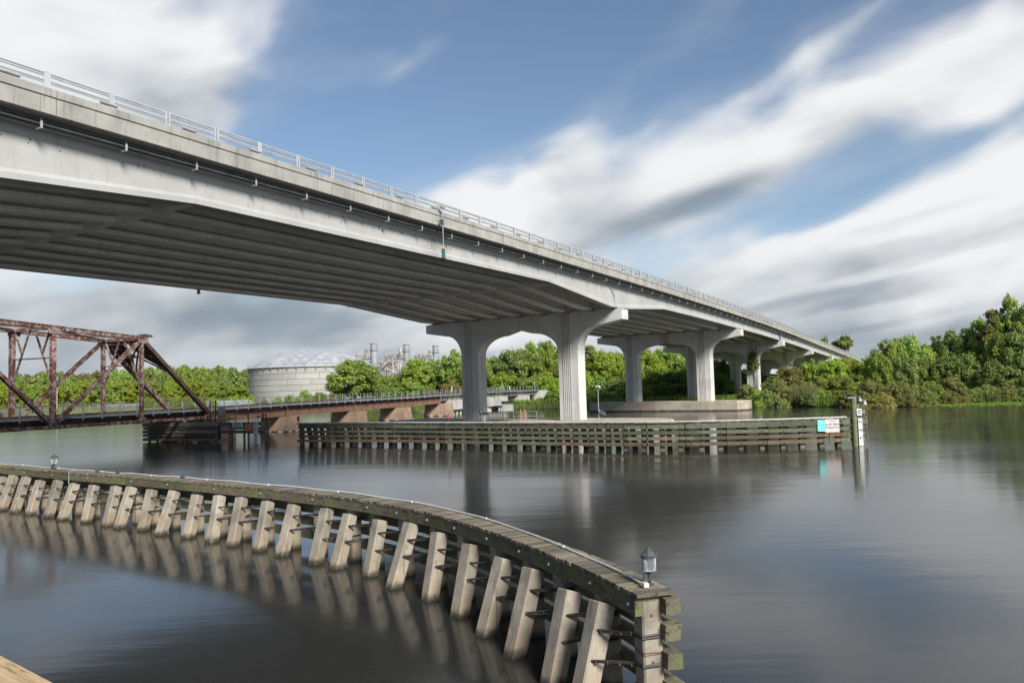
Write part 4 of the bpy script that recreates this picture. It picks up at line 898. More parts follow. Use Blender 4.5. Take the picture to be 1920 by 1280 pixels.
while a < FP.len:
    p, tg = FP.at(a); n = nf2(tg); c = p - n*.49; c.z = 0; put('pile', fv, fr, c, frame(tg)[1].to_euler())
    a2 = a + random.uniform(.42, .60); p, tg = FP.at(min(a2, FP.len)); n = nf2(tg); top = p - n*.98; top.z = 1.8; d = (UP*1.8 + n*.5).normalized(); x = (tg - d*tg.dot(d)).normalized(); put('batter_pile', fb, fr, top, Matrix((x, d.cross(x), d)).transposed())
    if int(a) % 3 == 0:
        m_ = MB(); m_.beam(V3((*(p+n*.005).xy, .3)), V3((*(p+n*.005).xy, FZ-.12)), .09, .02); obj('strap', m_, 'tarred', fr)
    for z in (FZ-.3, 1.5, 1.02, .52):
        m_ = MB(); c3 = FP.at(a)[0] + nf2(FP.at(a)[1])*.02; c3.z = z; m_.lathe([(.04, -.02), (.04, .02), (.015, .03)], c3, 6, n); obj('bolt', m_, 'black', fr)
    for z in (1.27, .78):
        for da in (-.1, .15):
            p4, tg4 = FP.at(a+.25+da); m_ = MB(); c4 = p4 - nf2(tg4)*.34; c4.z = z + random.uniform(-.04, .04); m_.beam(c4 - tg4*.35, c4 + tg4*.35, .05, .05); obj('lashing_cable', m_, 'cable', fr)
    a += 1.62 + random.uniform(-.12, .12)
q_ = thing('conduit', FP.at(10)[0], 'white conduit pipe along the top of the long green fender', 'pipe'); P = []
for j in range(61): p, tg = FP.at(FP.len*.97*j/60); w_ = p - nf2(tg)*.2; w_.z = FZ + .05; P.append(w_)
m_ = MB(); m_.tube(P, .045, 6); obj('pipe', m_, 'white', q_, True)
# end post with clearance gauge, lamps and signs
def fat(px, py=790, d=0.0, z=None):
    t_ = FP.near(G(px, py, FZ)); p, tg = FP.at(t_); n = nf2(tg); c = p + n*d; c.z = z if z is not None else FZ; return c, tg, n
c, tg, n = fat(1602, 782, .12, 0); tgx = tg if tg.x > 0 else -tg
q_ = thing('mooring_post', c, 'tall green timber post carrying lamps and gauge at the fender end', 'post')
m_ = MB(); m_.tube([c - UP*2, c + UP*3.95], .24, 12); obj('post', m_, 'post', q_, True); m_ = MB(); m_.tube([c - UP*2 + tgx*.34, c + UP*3.9 + tgx*.34], .15, 10); obj('post', m_, 'post', q_, True); m_ = MB(); m_.box(c + UP*3.97 - tgx*.05, tgx*.5, n*.2, UP*.04); obj('cap_board', m_, 'galv', q_)
cg = c + n*.3 + tgx*.33
q_ = thing('clearance_gauge', cg + UP*1, 'tall white gauge board with two-digit numbers on the end post', 'gauge'); m_ = MB(); m_.box(cg + UP*1.16, tgx*.19, n*.02, UP*1.12); obj('plate', m_, 'white', q_)
for j, tx in enumerate(('45', '46', '47')): text(tx, .36, 'ink', q_, cg + n*.024 + UP*(1.98-.66*j), tgx, UP)
m_ = MB()
for j in range(11): m_.box(cg + n*.024 + tgx*.16 + UP*(2.2-.2*j), tgx*.03, n*.003, UP*.02)
obj('tick_marks', m_, 'ink', q_)
q_ = thing('notice_sign', cg + UP*2.75, 'small white sign above the gauge on the end post', 'sign'); m_ = MB(); m_.box(cg + UP*2.78 - tgx*.05, tgx*.22, n*.02, UP*.27); obj('plate', m_, 'white', q_)
for j in range(2): m_ = MB(); m_.box(cg + UP*(2.88-.2*j) - tgx*.05 + n*.024, tgx*.15, n*.003, UP*.045); obj('print_line', m_, 'ink', q_)
for j, (dx_, dz_) in enumerate(((.42, 3.78), (.82, 3.52))):
    b = c + tgx*dx_ + n*.25 + UP*dz_; q_ = thing('gauge_lamp', b, ('grey lamp mounted against the tall end post', 'grey lamp on an arm beyond the tall end post')[j], 'lamp'); m_ = MB(); m_.lathe([(.06, .22), (.11, .18), (.13, .02), (.2, -.12), (.17, -.12)], b, 12); obj('shade', m_, 'galv', q_, True); m_ = MB(); m_.tube([b+UP*.2, b+UP*.24-tgx*.25, c + UP*3.85 + tgx*.1], .03, 6); obj('arm', m_, 'darkmetal', q_)
c2, _, _ = fat(1621, 781, -.4, FZ); lantern(c2, 1.0, 'caged lantern on the far fender end beside the gauge')
for px, lab in ((833, 'red light on the green fender in front of the ribbed column'), (565, 'red light on the green fender end near the tan rail pier')):
    c2, _, _ = fat(px, 793, -.3, FZ); red_light(c2, lab, 1.05)
def fsign(px0, px1, z0, z1, mat, lab, name):
    a, tg, n = fat(px0, 785, .06); b, _, _ = fat(px1, 784, .06); X = (b-a); w_ = X.length; X.normalize(); c = (a+b)/2; c.z = (z0+z1)/2; nn_ = V3((X.y, -X.x, 0))
    q_ = thing(name, c, lab, 'sign'); m_ = MB(); m_.box(c, X*(w_/2), nn_*.015, UP*((z1-z0)/2)); obj('plate', m_, mat, q_); return q_, c, X, nn_, w_, z1-z0
fsign(1536, 1562, 1.3, 2.22, 'teal', 'weathered turquoise board with flaking print on the green fender', 'notice_sign')
q_, c, X, n, w_, h_ = fsign(1563, 1591.5, 1.18, 2.30, 'orange', 'slow speed minimum wake sign with orange border and circle', 'speed_sign')
m_ = MB(); m_.box(c + n*.017, X*(w_/2-.04), n*.006, UP*(h_/2-.04)); obj('face', m_, 'signwhite', q_)
m_ = MB(); Rr = [[c + n*.026 + (X*math.cos(a) + UP*math.sin(a))*r_ - UP*.0 for a in (2*math.pi*j/28 for j in range(28))] for r_ in (.30, .25)]; m_.rings(Rr, cap=False); obj('ring', m_, 'orange', q_)
text('SLOW SPEED', .215, 'ink', q_, c + n*.03 + UP*.09, X, UP); text('MINIMUM WAKE', .165, 'ink', q_, c + n*.03 - UP*.16, X, UP)
m_ = MB(); m_.box(c + n*.03 + UP*.42, X*.38, n*.002, UP*.015); obj('print_line', m_, 'ink', q_)

# ------------------------------------------------------------------ things on the first pier's footing
FT = 1.27
def on1(px, o_s=-2.6):                                         # a spot on the footing seen at pixel column px
    best = None
    for j in range(-400, 400):
        p = HP + HC*(j*.05) + HN*o_s + UP*FT; v = p - V3((0, 0, H)); x = 960 + FPX*v.dot(_r)/v.dot(_f)
        if best is None or abs(x-px) < best[0]: best = (abs(x-px), p)
    return best[1]
b = on1(953); q_ = thing('equipment_cabinet', b, 'grey metal cabinet on legs between the two ribbed columns', 'cabinet')
m_ = MB(); m_.prism([b + V3((-.75, -.5, 1.25)), b + V3((.75, -.5, 1.25)), b + V3((.75, .5, 1.25)), b + V3((-.75, .5, 1.25))], UP*1.05); obj('body', m_, 'fixture', q_)
m_ = MB(); m_.prism([b + V3((-.85, -.62, 2.3)), b + V3((.85, -.62, 2.3)), b + V3((.85, .6, 2.5)), b + V3((-.85, .6, 2.5))], UP*.08); obj('roof', m_, 'pipe', q_)
m_ = MB(); m_.box(b + V3((0, -.51, 1.75)), V3((.6, 0, 0)), V3((0, .012, 0)), UP*.42); obj('door', m_, 'greyspan', q_)
for x in (-.68, -.1, .68):
    for y in (-.42, .42): m_ = MB(); m_.tube([b + V3((x, y, 0)), b + V3((x, y, 1.26))], .05, 6); obj('leg', m_, 'pipe', q_)
def bluerail(x0, x1, lab, hh=1.15):
    a, c = on1(x0, -3.0), on1(x1, -3.0); q_ = thing('handrail', a.lerp(c, .5), lab, 'handrail')
    for z in (hh, hh*.52): m_ = MB(); m_.tube([a+UP*z, c+UP*z], .045, 6); obj('rail', m_, 'galv', q_)
    n_ = max(2, int((c-a).length/1.6)+1)
    for j in range(n_): p = a.lerp(c, j/(n_-1)); m_ = MB(); m_.tube([p, p+UP*hh], .045, 6); obj('upright', m_, 'galv', q_)
bluerail(917, 943, 'low galvanised handrail left of the grey cabinet'); bluerail(963, 981, 'short galvanised handrail behind the orange ladder'); bluerail(988, 1007, 'square galvanised handrail frame beside the orange ladder', 1.25)
q_ = thing('ladder', on1(980.5, -4.3), 'faded orange ladder hung on the pier footing', 'ladder')
for px in (977, 984.5): p = on1(px, -4.35); m_ = MB(); m_.tube([p-UP*1.3, p+UP*1.55], .055, 6); obj('stile', m_, 'salmon', q_)
for z in (-1.0, -.6, -.2): m_ = MB(); m_.tube([on1(977, -4.35)+UP*z, on1(984.5, -4.35)+UP*z], .03, 6); obj('rung', m_, 'salmon', q_)
b = on1(1123, -2.8); q_ = thing('solar_lamp_mast', b, 'slim lamp mast with a small tilted solar panel on the footing', 'lamp mast')
m_ = MB(); m_.tube([b, b+UP*3.9], .055, 8); obj('mast', m_, 'galv', q_, True); m_ = MB(); m_.lathe([(.06, 3.85), (.28, 3.95), (.34, 4.1), (.30, 4.2), (.05, 4.3)], b, 14); obj('lamp_head', m_, 'white', q_, True); m_ = MB(); m_.lathe([(.16, .0), (.16, .06), (.01, .08)], b + V3((.0, -.26, 4.05)), 10, V3((0, -1, 0))); obj('lens', m_, 'darkmetal', q_)
m_ = MB(); X = V3((.9, .2, -.42)).normalized(); Y = V3((.1, .75, .5)).normalized(); m_.box(b + V3((.42, -.05, 1.05)), X*.42, Y*.28, X.cross(Y).normalized()*.025); sp_ = obj('solar_panel', m_, 'galv', q_); m_ = MB(); m_.box(b + V3((.42, -.05, 1.05)) + X.cross(Y).normalized()*.028, X*.37, Y*.23, X.cross(Y).normalized()*.006); obj('cells', m_, 'ink', sp_)
for x in (.25, .6): m_ = MB(); m_.tube([b + V3((x, 0, 0)), b + V3((x, 0, .95))], .03, 5); obj('strut', m_, 'darkmetal', q_)
b = on1(908, -2.6); q_ = thing('pump_stand', b, 'dark bench-like pump stand with a white drum at the column foot', 'equipment'); m_ = MB(); m_.lathe([(.2, 0), (.2, .75), (.12, .8)], b, 12); obj('drum', m_, 'white', q_, True); m_ = MB(); m_.box(b+UP*1.0, V3((.62, 0, 0)), V3((0, .3, 0)), UP*.14); obj('bench', m_, 'pipe', q_); m_ = MB(); m_.tube([b+V3((-.62, 0, 1.0)), b+V3((-.6, 0, 1.5)), b+V3((-.3, 0, 1.6)), b+V3((-.15, 0, 1.35))], .06, 6); obj('hoop', m_, 'pipe', q_)
for x in (-.5, .5): m_ = MB(); m_.tube([b+V3((x, 0, 0)), b+V3((x, 0, .9))], .05, 6); obj('leg', m_, 'pipe', q_)

# ------------------------------------------------------------------ storage tank
TY = 330; tcx = atY(588, 730, TY); TC = V3((tcx.x, TY, 2.2)); TR = 25.7; TH_ = 13.6
tk = thing('storage_tank', TC, 'huge pale steel tank with a faceted aluminium dome', 'tank')
m_ = MB(); m_.lathe([(TR-.12, -1), (TR-.12, TH_)], TC, 72); obj('shell', m_, 'tankseam', tk, True)
npl = 18
for c in range(6):
    z0, z1 = TH_*c/6, TH_*(c+1)/6-.16; m_ = MB(); a1 = 2*math.pi/npl - .006; Rr = []
    for j in range(7):
        a = a1*j/6; Rr.append([V3((math.cos(a)*q_, math.sin(a)*q_, z)) for q_, z in ((TR-.1, z0), (TR, z0), (TR, z1), (TR-.1, z1))])
    m_.rings(Rr); me = mesh(m_, M['tank'], 'plate')
    for j in range(npl): put('plate', me, tk, TC, (0, 0, 2*math.pi*(j + (c*.37) % 1)/npl))
m_ = MB(); m_.lathe([(TR-.05, TH_), (TR+.75, TH_+.25), (TR+.75, TH_+.5), (TR-.3, TH_+.55)], TC, 72); obj('eave_ring', m_, 'white', tk, True)
m0 = MB(); m0.beam(V3((TR+.02, 0, TH_-1.5)), V3((TR+.6, 0, TH_+.2)), .22, .22); bme2 = mesh(m0, M['tankseam'], 'eave_bracket')
for j in range(44): put('eave_bracket', bme2, tk, TC, (0, 0, 2*math.pi*j/44))
m0 = MB(); m0.tube([V3((TR+.6, 0, TH_+.5)), V3((TR+.6, 0, TH_+1.6))], .05, 5); pme2 = mesh(m0, M['galv'], 'rail_upright')
for j in range(60): put('rail_upright', pme2, tk, TC, (0, 0, 2*math.pi*j/60))
for dz_ in (1.1, 1.6): m_ = MB(); P = [TC + V3((math.cos(a)*(TR+.6), math.sin(a)*(TR+.6), TH_+dz_)) for a in np.linspace(0, 2*math.pi, 61)]; m_.tube(P, .04, 4); obj('guard_rail', m_, 'galv', tk)
DR, DH = TR-.1, 8.3; RS = (DR*DR+DH*DH)/(2*DH); tm = math.asin(DR/RS); ND = 7
def dv(k_, j, lift=0.0):
    if k_ == 0: return TC + UP*(TH_+.5+DH+lift)
    a = 2*math.pi*(j % (6*k_))/(6*k_) + .2; th = tm*k_/ND; return TC + V3((math.cos(a)*math.sin(th)*(RS+lift), math.sin(a)*math.sin(th)*(RS+lift), TH_+.5+DH-RS + (RS+lift)*math.cos(th)))
tri = []
for k_ in range(1, ND+1):
    for sct in range(6):
        for i in range(k_):
            a, b, c = (k_, sct*k_+i), (k_, sct*k_+i+1), (k_-1, sct*(k_-1)+i); tri.append((a, b, c))
            if i < k_-1: tri.append(((k_, sct*k_+i+1), (k_-1, sct*(k_-1)+i+1), (k_-1, sct*(k_-1)+i)))
m_ = MB(); m_.lathe([(math.sin(tm*k_/ND)*(RS-.12), TH_+.5+DH-RS+math.cos(tm*k_/ND)*(RS-.12)) for k_ in range(ND, -1, -1)], TC, 48); obj('dome_frame', m_, 'stack', tk)
for t3 in tri:
    P = [dv(*q_) for q_ in t3]; c = sum(P, V3())/3; n = (P[1]-P[0]).cross(P[2]-P[0]).normalized(); n = n if n.z > 0 else -n
    m_ = MB(); m_.prism([c + (p-c)*.95 - n*.06 for p in P], n*.09); obj('dome_panel', m_, 'dome', tk)
# ------------------------------------------------------------------ power station units
def stack_unit(px, ytop, Y, wpx, lab):
    b = atY(px, 720, Y); b.z = 2.0; s_ = Y/FPX; zt = atY(px, ytop, Y).z; r_ = wpx*.5*s_; un = thing('power_unit', b, lab, 'power plant', 'units of the power station')
    zp = zt - 12.5*s_
    m_ = MB(); m_.lathe([(r_*1.02, -1), (r_*1.0, zp-2)], b, 24); obj('stack', m_, 'stack', un, True)
    m_ = MB(); m_.lathe([(r_*.96, zp-2), (r_*.96, zt-2)], b, 24); obj('stack_top', m_, 'stack', un, True)
    m_ = MB(); m_.lathe([(r_*1.0, zt-2.5), (r_*1.0, zt-2), (r_*.85, zt-2)], b, 24); obj('stack_rim', m_, 'stackrust', un, True)
    m_ = MB(); m_.lathe([(r_*.98, zp-2.6), (r_*1.32, zp-2.3), (r_*1.32, zp-1.9), (r_*.98, zp-1.9)], b, 24); obj('ring_platform', m_, 'stack', un)
    m_ = MB(); m_.tube([b + V3((math.cos(a)*r_*1.3, math.sin(a)*r_*1.3, zp-.9)) for a in np.linspace(0, 6.283, 25)], .07, 4); obj('platform_rail', m_, 'galv', un)
    for zz in (.35, .62, .8): m_ = MB(); m_.lathe([(r_*1.01, zp*zz-.15), (r_*1.06, zp*zz), (r_*1.01, zp*zz+.15)], b, 24); obj('stack_band', m_, 'stack', un)
    w_ = 34*s_; x1 = b.x - r_*1.05; x0 = x1 - w_; zb = atY(px, 672, Y).z
    m_ = MB(); m_.box(V3(((x0+x1)/2, Y, (zb-2)/2)), V3((w_/2*.82, 0, 0)), V3((0, 5, 0)), UP*((zb-2)/2)); obj('boiler_block', m_, 'seawall', un)
    m_ = MB(); m_.box(V3(((x0+x1)/2, Y-.3, zb)), V3((w_/2, 0, 0)), V3((0, 5.8, 0)), UP*.25); obj('deck', m_, 'stack', un)
    for j in range(7): x = x0 + w_*(j+.3)/7; m_ = MB(); m_.box(V3((x, Y-5.4, zb/2)), V3((.22, 0, 0)), V3((0, .22, 0)), UP*(zb/2)); obj('frame_post', m_, 'stack', un)
    for j in range(5): x = x0 + w_*(.1+.2*j); h_ = random.uniform(1.5, 3.6); m_ = MB(); m_.lathe([(.6, 0), (.6, h_*.7), (.9, h_*.8), (.5, h_)], V3((x, Y-2, zb+.25)), 8); obj('silencer', m_, 'plant', un)
    m_ = MB(); m_.lathe([(.15, 0), (.12, 6)], V3((x0+w_*.18, Y, zb)), 5); obj('vent_mast', m_, 'stack', un)
    m_ = MB(); m_.lathe([(1.1, 0), (1.3, 2.5), (.9, 4), (1.2, 5.5), (.7, 7)], V3((x1-1.6, Y-3, zb)), 10); obj('steam_drum', m_, 'plant', un, True)
    m_ = MB()
    for j in range(150):
        x = random.uniform(x0, x1); z = zb + abs(random.gauss(0, 1.5)); p = V3((x, Y-random.uniform(1, 6), z)); d = random.choice([V3((1, 0, 0)), V3((0, 0, 1)), V3((.5, 0, .5)), V3((1, 0, .2))])*random.uniform(.3, 1.8); m_.beam(p-d*.5, p+d*.5, random.uniform(.12, .35), random.uniform(.12, .35))
    tag(obj('roof_pipework', m_, 'plant', un), None, None, kind='stuff')
    m_ = MB()
    for j in range(200):
        x = random.uniform(b.x+r_, b.x + 55*s_); z = random.uniform(3, zb*.92); p = V3((x, Y-random.uniform(-6, 8), z)); d = random.choice([V3((1, 0, 0)), V3((0, 0, 1)), V3((.7, 0, .7)), V3((-.7, 0, .7))])*random.uniform(1.5, 7); m_.beam(p-d*.5, p+d*.5, random.uniform(.15, .6), random.uniform(.15, .6))
    tag(obj('yard_pipework', m_, 'plantpale', un), None, None, kind='stuff')
M['plantpale'] = surf('pale_pipework', (.46, .44, .42), (.10, .075, .06), .16, .7, lo=.42, hi=.58)
stack_unit(702, 643.5, 480, 13, 'power station unit with the tallest grey chimney, nearest the tank dome'); stack_unit(763.5, 645.5, 515, 12, 'middle power station unit with grey chimney and brown pipework'); stack_unit(818, 647.5, 550, 11.5, 'power station unit whose chimney stands against the bridge pier')

# ------------------------------------------------------------------ far shore walls, poles, fence
def wall(pts, z0, z1, th, mat, name, lab, cat):
    m_ = MB(); Rr = []
    for i, p in enumerate(pts):
        a, b = V3(pts[max(i-1, 0)]), V3(pts[min(i+1, len(pts)-1)]); d = (b-a).normalized(); n = V3((d.y, -d.x, 0)); p = V3(p); Rr.append([p+n*th+UP*z0, p+n*th+UP*z1, p-n*th+UP*z1, p-n*th+UP*z0])
    m_.rings(Rr); return tag(obj(name, m_, mat), lab, cat)
wall([(-420, 262, 0), (-170, 262.5, 0), (-163, 263, 0)], -2, 2.3, .5, 'seawall', 'seawall', 'dark concrete seawall across the river seen through the truss', 'wall')
def between(px, Y): v = ray(px, 730); return V3((v.x/v.y*Y, Y, 0))
sp0, sp1 = between(183, 306), between(262, 306); q_ = thing('sheet_pile_wall', sp0.lerp(sp1, .5), 'grey ribbed sheet pile wall across the river', 'wall'); X = (sp1-sp0); ln = X.length; X.normalize(); n = V3((X.y, -X.x, 0)); nn_ = 26; m0 = MB(); w_ = ln/nn_
m0.rings([[V3((0, 0, z)), V3((w_*.2, -.35, z)), V3((w_*.6, -.35, z)), V3((w_*.8, 0, z)), V3((w_-.01, 0, z)), V3((w_-.01, .1, z)), V3((w_*.75, .1, z)), V3((w_*.55, -.25, z)), V3((w_*.25, -.25, z)), V3((0, .1, z))] for z in (-2, 3.0)]); me = mesh(m0, M['sheetpile'], 'sheet_pile')
for j in range(nn_): put('sheet_pile', me, q_, sp0 + X*(w_*j), (0, 0, math.atan2(X.y, X.x)))
m_ = MB(); m_.beam(sp0+UP*3.1, sp1+UP*3.1, .7, .25); obj('cap_beam', m_, 'greyspan', q_)
a, b = between(102, 308), between(182, 308); q_ = thing('timber_bulkhead', a.lerp(b, .5), 'low timber bulkhead of short posts on the far lawn edge', 'wall'); m0 = MB(); m0.lathe([(.28, -1.5), (.28, 1.3)], V3(), 6); me = mesh(m0, M['waler_low'], 'post')
for j in range(24): put('post', me, q_, a.lerp(b, j/23))
m_ = MB(); m_.beam(a+UP*1.75+V3((0, .5, 0)), b+UP*1.75+V3((0, .5, 0)), 1.2, .5); obj('cap_beam', m_, 'waler_low', q_)
def pole(px, Y, ytop, lab, arm=True, r_=.16):
    b = between(px, Y); b.z = gz(b.x, b.y)-.2; zt = atY(px, ytop, Y).z; q_ = thing('utility_pole', b, lab, 'pole'); m_ = MB(); m_.tube([b, V3((b.x, b.y, zt))], [r_*1.2, r_*.8], 8); obj('shaft', m_, 'greyspan', q_)
    if arm: 
        for k_ in range(2): m_ = MB(); m_.beam(V3((b.x-1.6, b.y, zt-1-1.2*k_)), V3((b.x+1.6, b.y, zt-1-1.2*k_)), .14, .16); obj('crossarm', m_, 'bark', q_)
pole(107, 330, 706, 'pale pole standing on the far lawn, seen through the truss', False, .13); pole(193, 520, 682, 'distant power pole above the far treeline'); pole(101, 560, 690, 'lattice-like pole above the far trees, beside the truss upright', True, .5)
a, b = between(372, 318), between(472, 300); q_ = thing('chain_link_fence', a.lerp(b, .5), 'chain link fence on the grass in front of the tank', 'fence'); za = 4.4
for j in range(14): p = a.lerp(b, j/13); p.z = gz(p.x, p.y); m_ = MB(); m_.tube([p, p+UP*2.3], .05, 5); obj('post', m_, 'galv', q_)
for h_ in (.1, 1.2, 2.3): m_ = MB(); m_.tube([a+UP*(gz(a.x, a.y)+h_), b+UP*(gz(b.x, b.y)+h_)], .035, 4); obj('rail', m_, 'galv', q_)
m_ = MB()
for j in range(160):
    p = a.lerp(b, j/160); d = (b-a)/160*2
    for sg in (0, 1): z0, z1 = (.1, 2.25) if sg else (2.25, .1); m_.tube([p + UP*(gz(a.x, a.y)+z0), p + d + UP*(gz(a.x, a.y)+z1)], .018, 3)
tag(obj('wire_mesh', m_, 'galv', q_), None, None, kind='stuff')

# ------------------------------------------------------------------ foliage
def leafmesh(name, C, Nrm, size, mat, asp=.62):
    """one four-cornered leaf (or spray) per centre, all in one mesh"""
    n = len(C); Nrm = Nrm/np.linalg.norm(Nrm, axis=1, keepdims=True); r_ = rng.normal(size=(n, 3)); U = np.cross(Nrm, r_); U /= np.linalg.norm(U, axis=1, keepdims=True)+1e-9; Vv = np.cross(Nrm, U); s_ = size[:, None]
    bend = Nrm*s_*.22
    v = np.stack([C-U*s_, C-Vv*s_*asp-bend, C+U*s_, C+Vv*s_*asp-bend], 1).reshape(-1, 3).astype(np.float32)
    me = bpy.data.meshes.new(name); me.vertices.add(4*n); me.vertices.foreach_set('co', v.ravel()); me.loops.add(4*n); me.loops.foreach_set('vertex_index', np.arange(4*n, dtype=np.int32))
    me.polygons.add(n); me.polygons.foreach_set('loop_start', np.arange(0, 4*n, 4, dtype=np.int32)); me.update(calc_edges=True)
    at = me.attributes.new('leaf', 'FLOAT', 'FACE'); at.data.foreach_set('value', rng.random(n).astype(np.float32)); me.materials.append(mat); return me
KIND = {}                                                       # nominal radius, height, clumps, leaves, leaf size, shape
SPEC = {'round': (6.5, 12, 130, 15000, .25, 'round'), 'loose': (5.5, 14, 95, 10000, .25, 'loose'), 'bush': (4.0, 5.0, 95, 12000, .16, 'bush'), 'tallbush': (4.5, 9, 115, 13500, .20, 'bush'), 'fartree': (8, 15, 120, 10500, .42, 'round'), 'pine': (5, 16, 16, 3600, .40, 'pine')}
def build_kind(kind, var):
    rx, h_, nc, nl, ls, shape = SPEC[kind]; D_ = rng.normal(size=(nc, 3)); D_ /= np.linalg.norm(D_, axis=1, keepdims=True); rad = rng.random(nc)**.33
    if shape == 'bush':
        D_[:, 2] = np.abs(D_[:, 2]); c = D_*rad[:, None]*np.array([rx*.8, rx*.8, h_*.78]) + np.array([0, 0, h_*.06]); cr = rng.uniform(.09, .25, nc)*min(rx, h_)
    elif shape == 'pine':
        c = D_*rad[:, None]*np.array([rx*.8, rx*.8, h_*.13]) + np.array([0, 0, h_*.85]); cr = rng.uniform(.2, .34, nc)*rx
    else:
        lo_ = .56 if shape == 'round' else .60; c = D_*rad[:, None]*np.array([rx*.82, rx*.82, h_*.36]) + np.array([0, 0, h_*lo_]); c[:, :2] *= (1.06 - .35*np.clip((c[:, 2:3]/h_-.55)/.4, 0, 1)); cr = rng.uniform(.08, .25 if shape == 'round' else .19, nc)*rx
        extra = rng.integers(0, nc, nc//5); c[extra, 2] -= h_*.16
    per = rng.multinomial(nl, (cr**2)/(cr**2).sum()); idx = np.repeat(np.arange(nc), per); d = rng.normal(size=(nl, 3)); d /= np.linalg.norm(d, axis=1, keepdims=True)
    lump = 1 + .22*np.sin(d[:, 0]*5 + idx) * np.sin(d[:, 1]*6 + idx*1.7)
    P = c[idx] + d*(cr[idx]*lump*rng.random(nl)**.38)[:, None]*np.array([1, 1, .78 if shape != 'pine' else .45])
    stray = rng.random(nl) < .06; P[stray] = c[idx[stray]] + d[stray]*(cr[idx[stray]]*rng.uniform(.9, 1.25, stray.sum()))[:, None]
    P[:, 2] = np.maximum(P[:, 2], .05)
    nr = d*.7 + np.array([0, 0, .55]) + rng.normal(size=(nl, 3))*.55
    crown = leafmesh('crown', P.astype(np.float64), nr, ls*rng.uniform(.6, 1.35, nl), M['leaf_mid'])
    tk_ = MB(); th = h_*(.62 if shape in ('round', 'loose') else .86 if shape == 'pine' else .35); r0 = h_*.022 if shape != 'bush' else h_*.014
    pts = [V3((math.sin(z*3+var)*.12*rx*.2, math.cos(z*2.3+var)*.1*rx*.2, z*th - .4)) for z in (0, .25, .5, .75, 1)]
    tk_.tube(pts, [r0*1.3, r0, r0*.8, r0*.6, r0*.3], 7)
    order = np.argsort(-cr)[:12 if shape != 'bush' else 9]
    for j in order:
        e = V3(c[j]); zz = min(max(e.z*.45, .1), th*.9); s_ = pts[min(4, int(zz/th*4))].copy(); s_.z = zz; mid = s_.lerp(e, .5) + UP*(.06*h_); tk_.tube([s_, mid, e], [r0*.5, r0*.34, r0*.12], 5)
    KIND.setdefault(kind, []).append((crown, tk_))
for kd in SPEC:
    for v_ in range(4 if kd in ('round', 'bush', 'fartree') else 3): build_kind(kd, v_)
_cm, _tm = {}, {}
def plant(px, Y, ytop, hw_, kind, mat, name, label, cat, group, var=None, base=None):
    var = random.randrange(len(KIND[kind])) if var is None else var; crown, tkm = KIND[kind][var]; rx, h_ = SPEC[kind][:2]
    if (kind, var, mat) not in _cm: me = crown.copy(); me.materials.clear(); me.materials.append(M[mat]); _cm[(kind, var, mat)] = me
    if (kind, var) not in _tm: _tm[(kind, var)] = mesh(tkm, M['pine_bark' if kind == 'pine' else 'bark'], 'trunk', smooth=True)
    top = atY(px, ytop, Y); b = V3((top.x, Y, base if base is not None else gz(top.x, Y) - .15)); hh = max(1.2, top.z - b.z)/.97; ww = hw_*Y/FPX
    q_ = thing(name, b, label, cat, group); rz = random.uniform(0, 6.28); sc_ = (ww/rx*1.05, ww/rx*1.05, hh/h_)
    put('trunk', _tm[(kind, var)], q_, b, (0, 0, rz), sc_); put('crown', _cm[(kind, var, mat)], q_, b, (0, 0, rz), sc_); return q_
def J(a): return random.uniform(-a, a)
yt = [(-60, 697), (0, 697), (60, 700), (110, 695), (150, 701), (200, 690), (260, 687), (330, 683), (400, 687), (470, 691), (520, 697), (640, 706), (760, 702), (900, 690), (1100, 672), (1300, 676)]
x = -70
while x < 1330:
    Y = (450 if x < 560 else 410) + J(22); wh = 'left of the tank, above the seawall' if x < 480 else 'behind the power station and tank' if x < 860 else 'beyond the bridge piers'; mt_ = random.choice(['leaf_mid', 'leaf_mid', 'leaf_dark', 'leaf_olive']); hue_ = {'leaf_mid': 'mid-green', 'leaf_dark': 'dark green', 'leaf_olive': 'olive-green'}[mt_]; wh = wh.replace('left of the tank, above the seawall', 'beyond the seawall lawn'); plant(x, Y, lerp(yt, x) + J(4), random.uniform(22, 30), 'fartree', mt_, 'treeline_tree', hue_ + ' tree of the distant treeline ' + wh, 'tree', hue_ + ' trees of the distant treeline ' + wh); x += random.uniform(20, 28)
x = -60
while x < 500:
    mt_ = random.choice(['leaf_lime', 'leaf_mid', 'leaf_lime']); hue_ = 'bright yellow-green' if mt_ == 'leaf_lime' else 'fresh mid-green'; plant(x, 385 + J(14), 712 + J(6) + (6 if x > 420 else 0), random.uniform(18, 26), 'fartree', mt_, 'treeline_tree', hue_ + ' tree standing in front of the distant treeline behind the lawn', 'tree', hue_ + ' trees behind the seawall lawn'); x += random.uniform(22, 30)
x = 268
while x < 500:
    plant(x, 318 + J(8), 741 + J(4), random.uniform(11, 17), 'bush', random.choice(['leaf_olive', 'leaf_lime', 'leaf_olive']), 'shrub', 'low olive shrub on the grass bank behind the rusty truss', 'shrub', 'shrubs behind the truss'); x += random.uniform(9, 14)
for px, yy, h_ in ((497, 741, 10), (520, 735, 15), (545, 733, 17), (572, 729, 18), (600, 730, 17), (628, 727, 20), (560, 742, 16), (610, 742, 16)): plant(px, 285 + J(5), yy, h_, 'bush', random.choice(['leaf_olive', 'leaf_olive', 'leaf_mid']), 'shrub', 'olive shrub in front of the tank wall', 'shrub', 'shrubs in front of the tank')
plant(664, 250, 671, 56, 'round', 'leaf_mid', 'broad_tree', 'broad round dark green tree hiding one side of the tank', 'tree', None, 0)
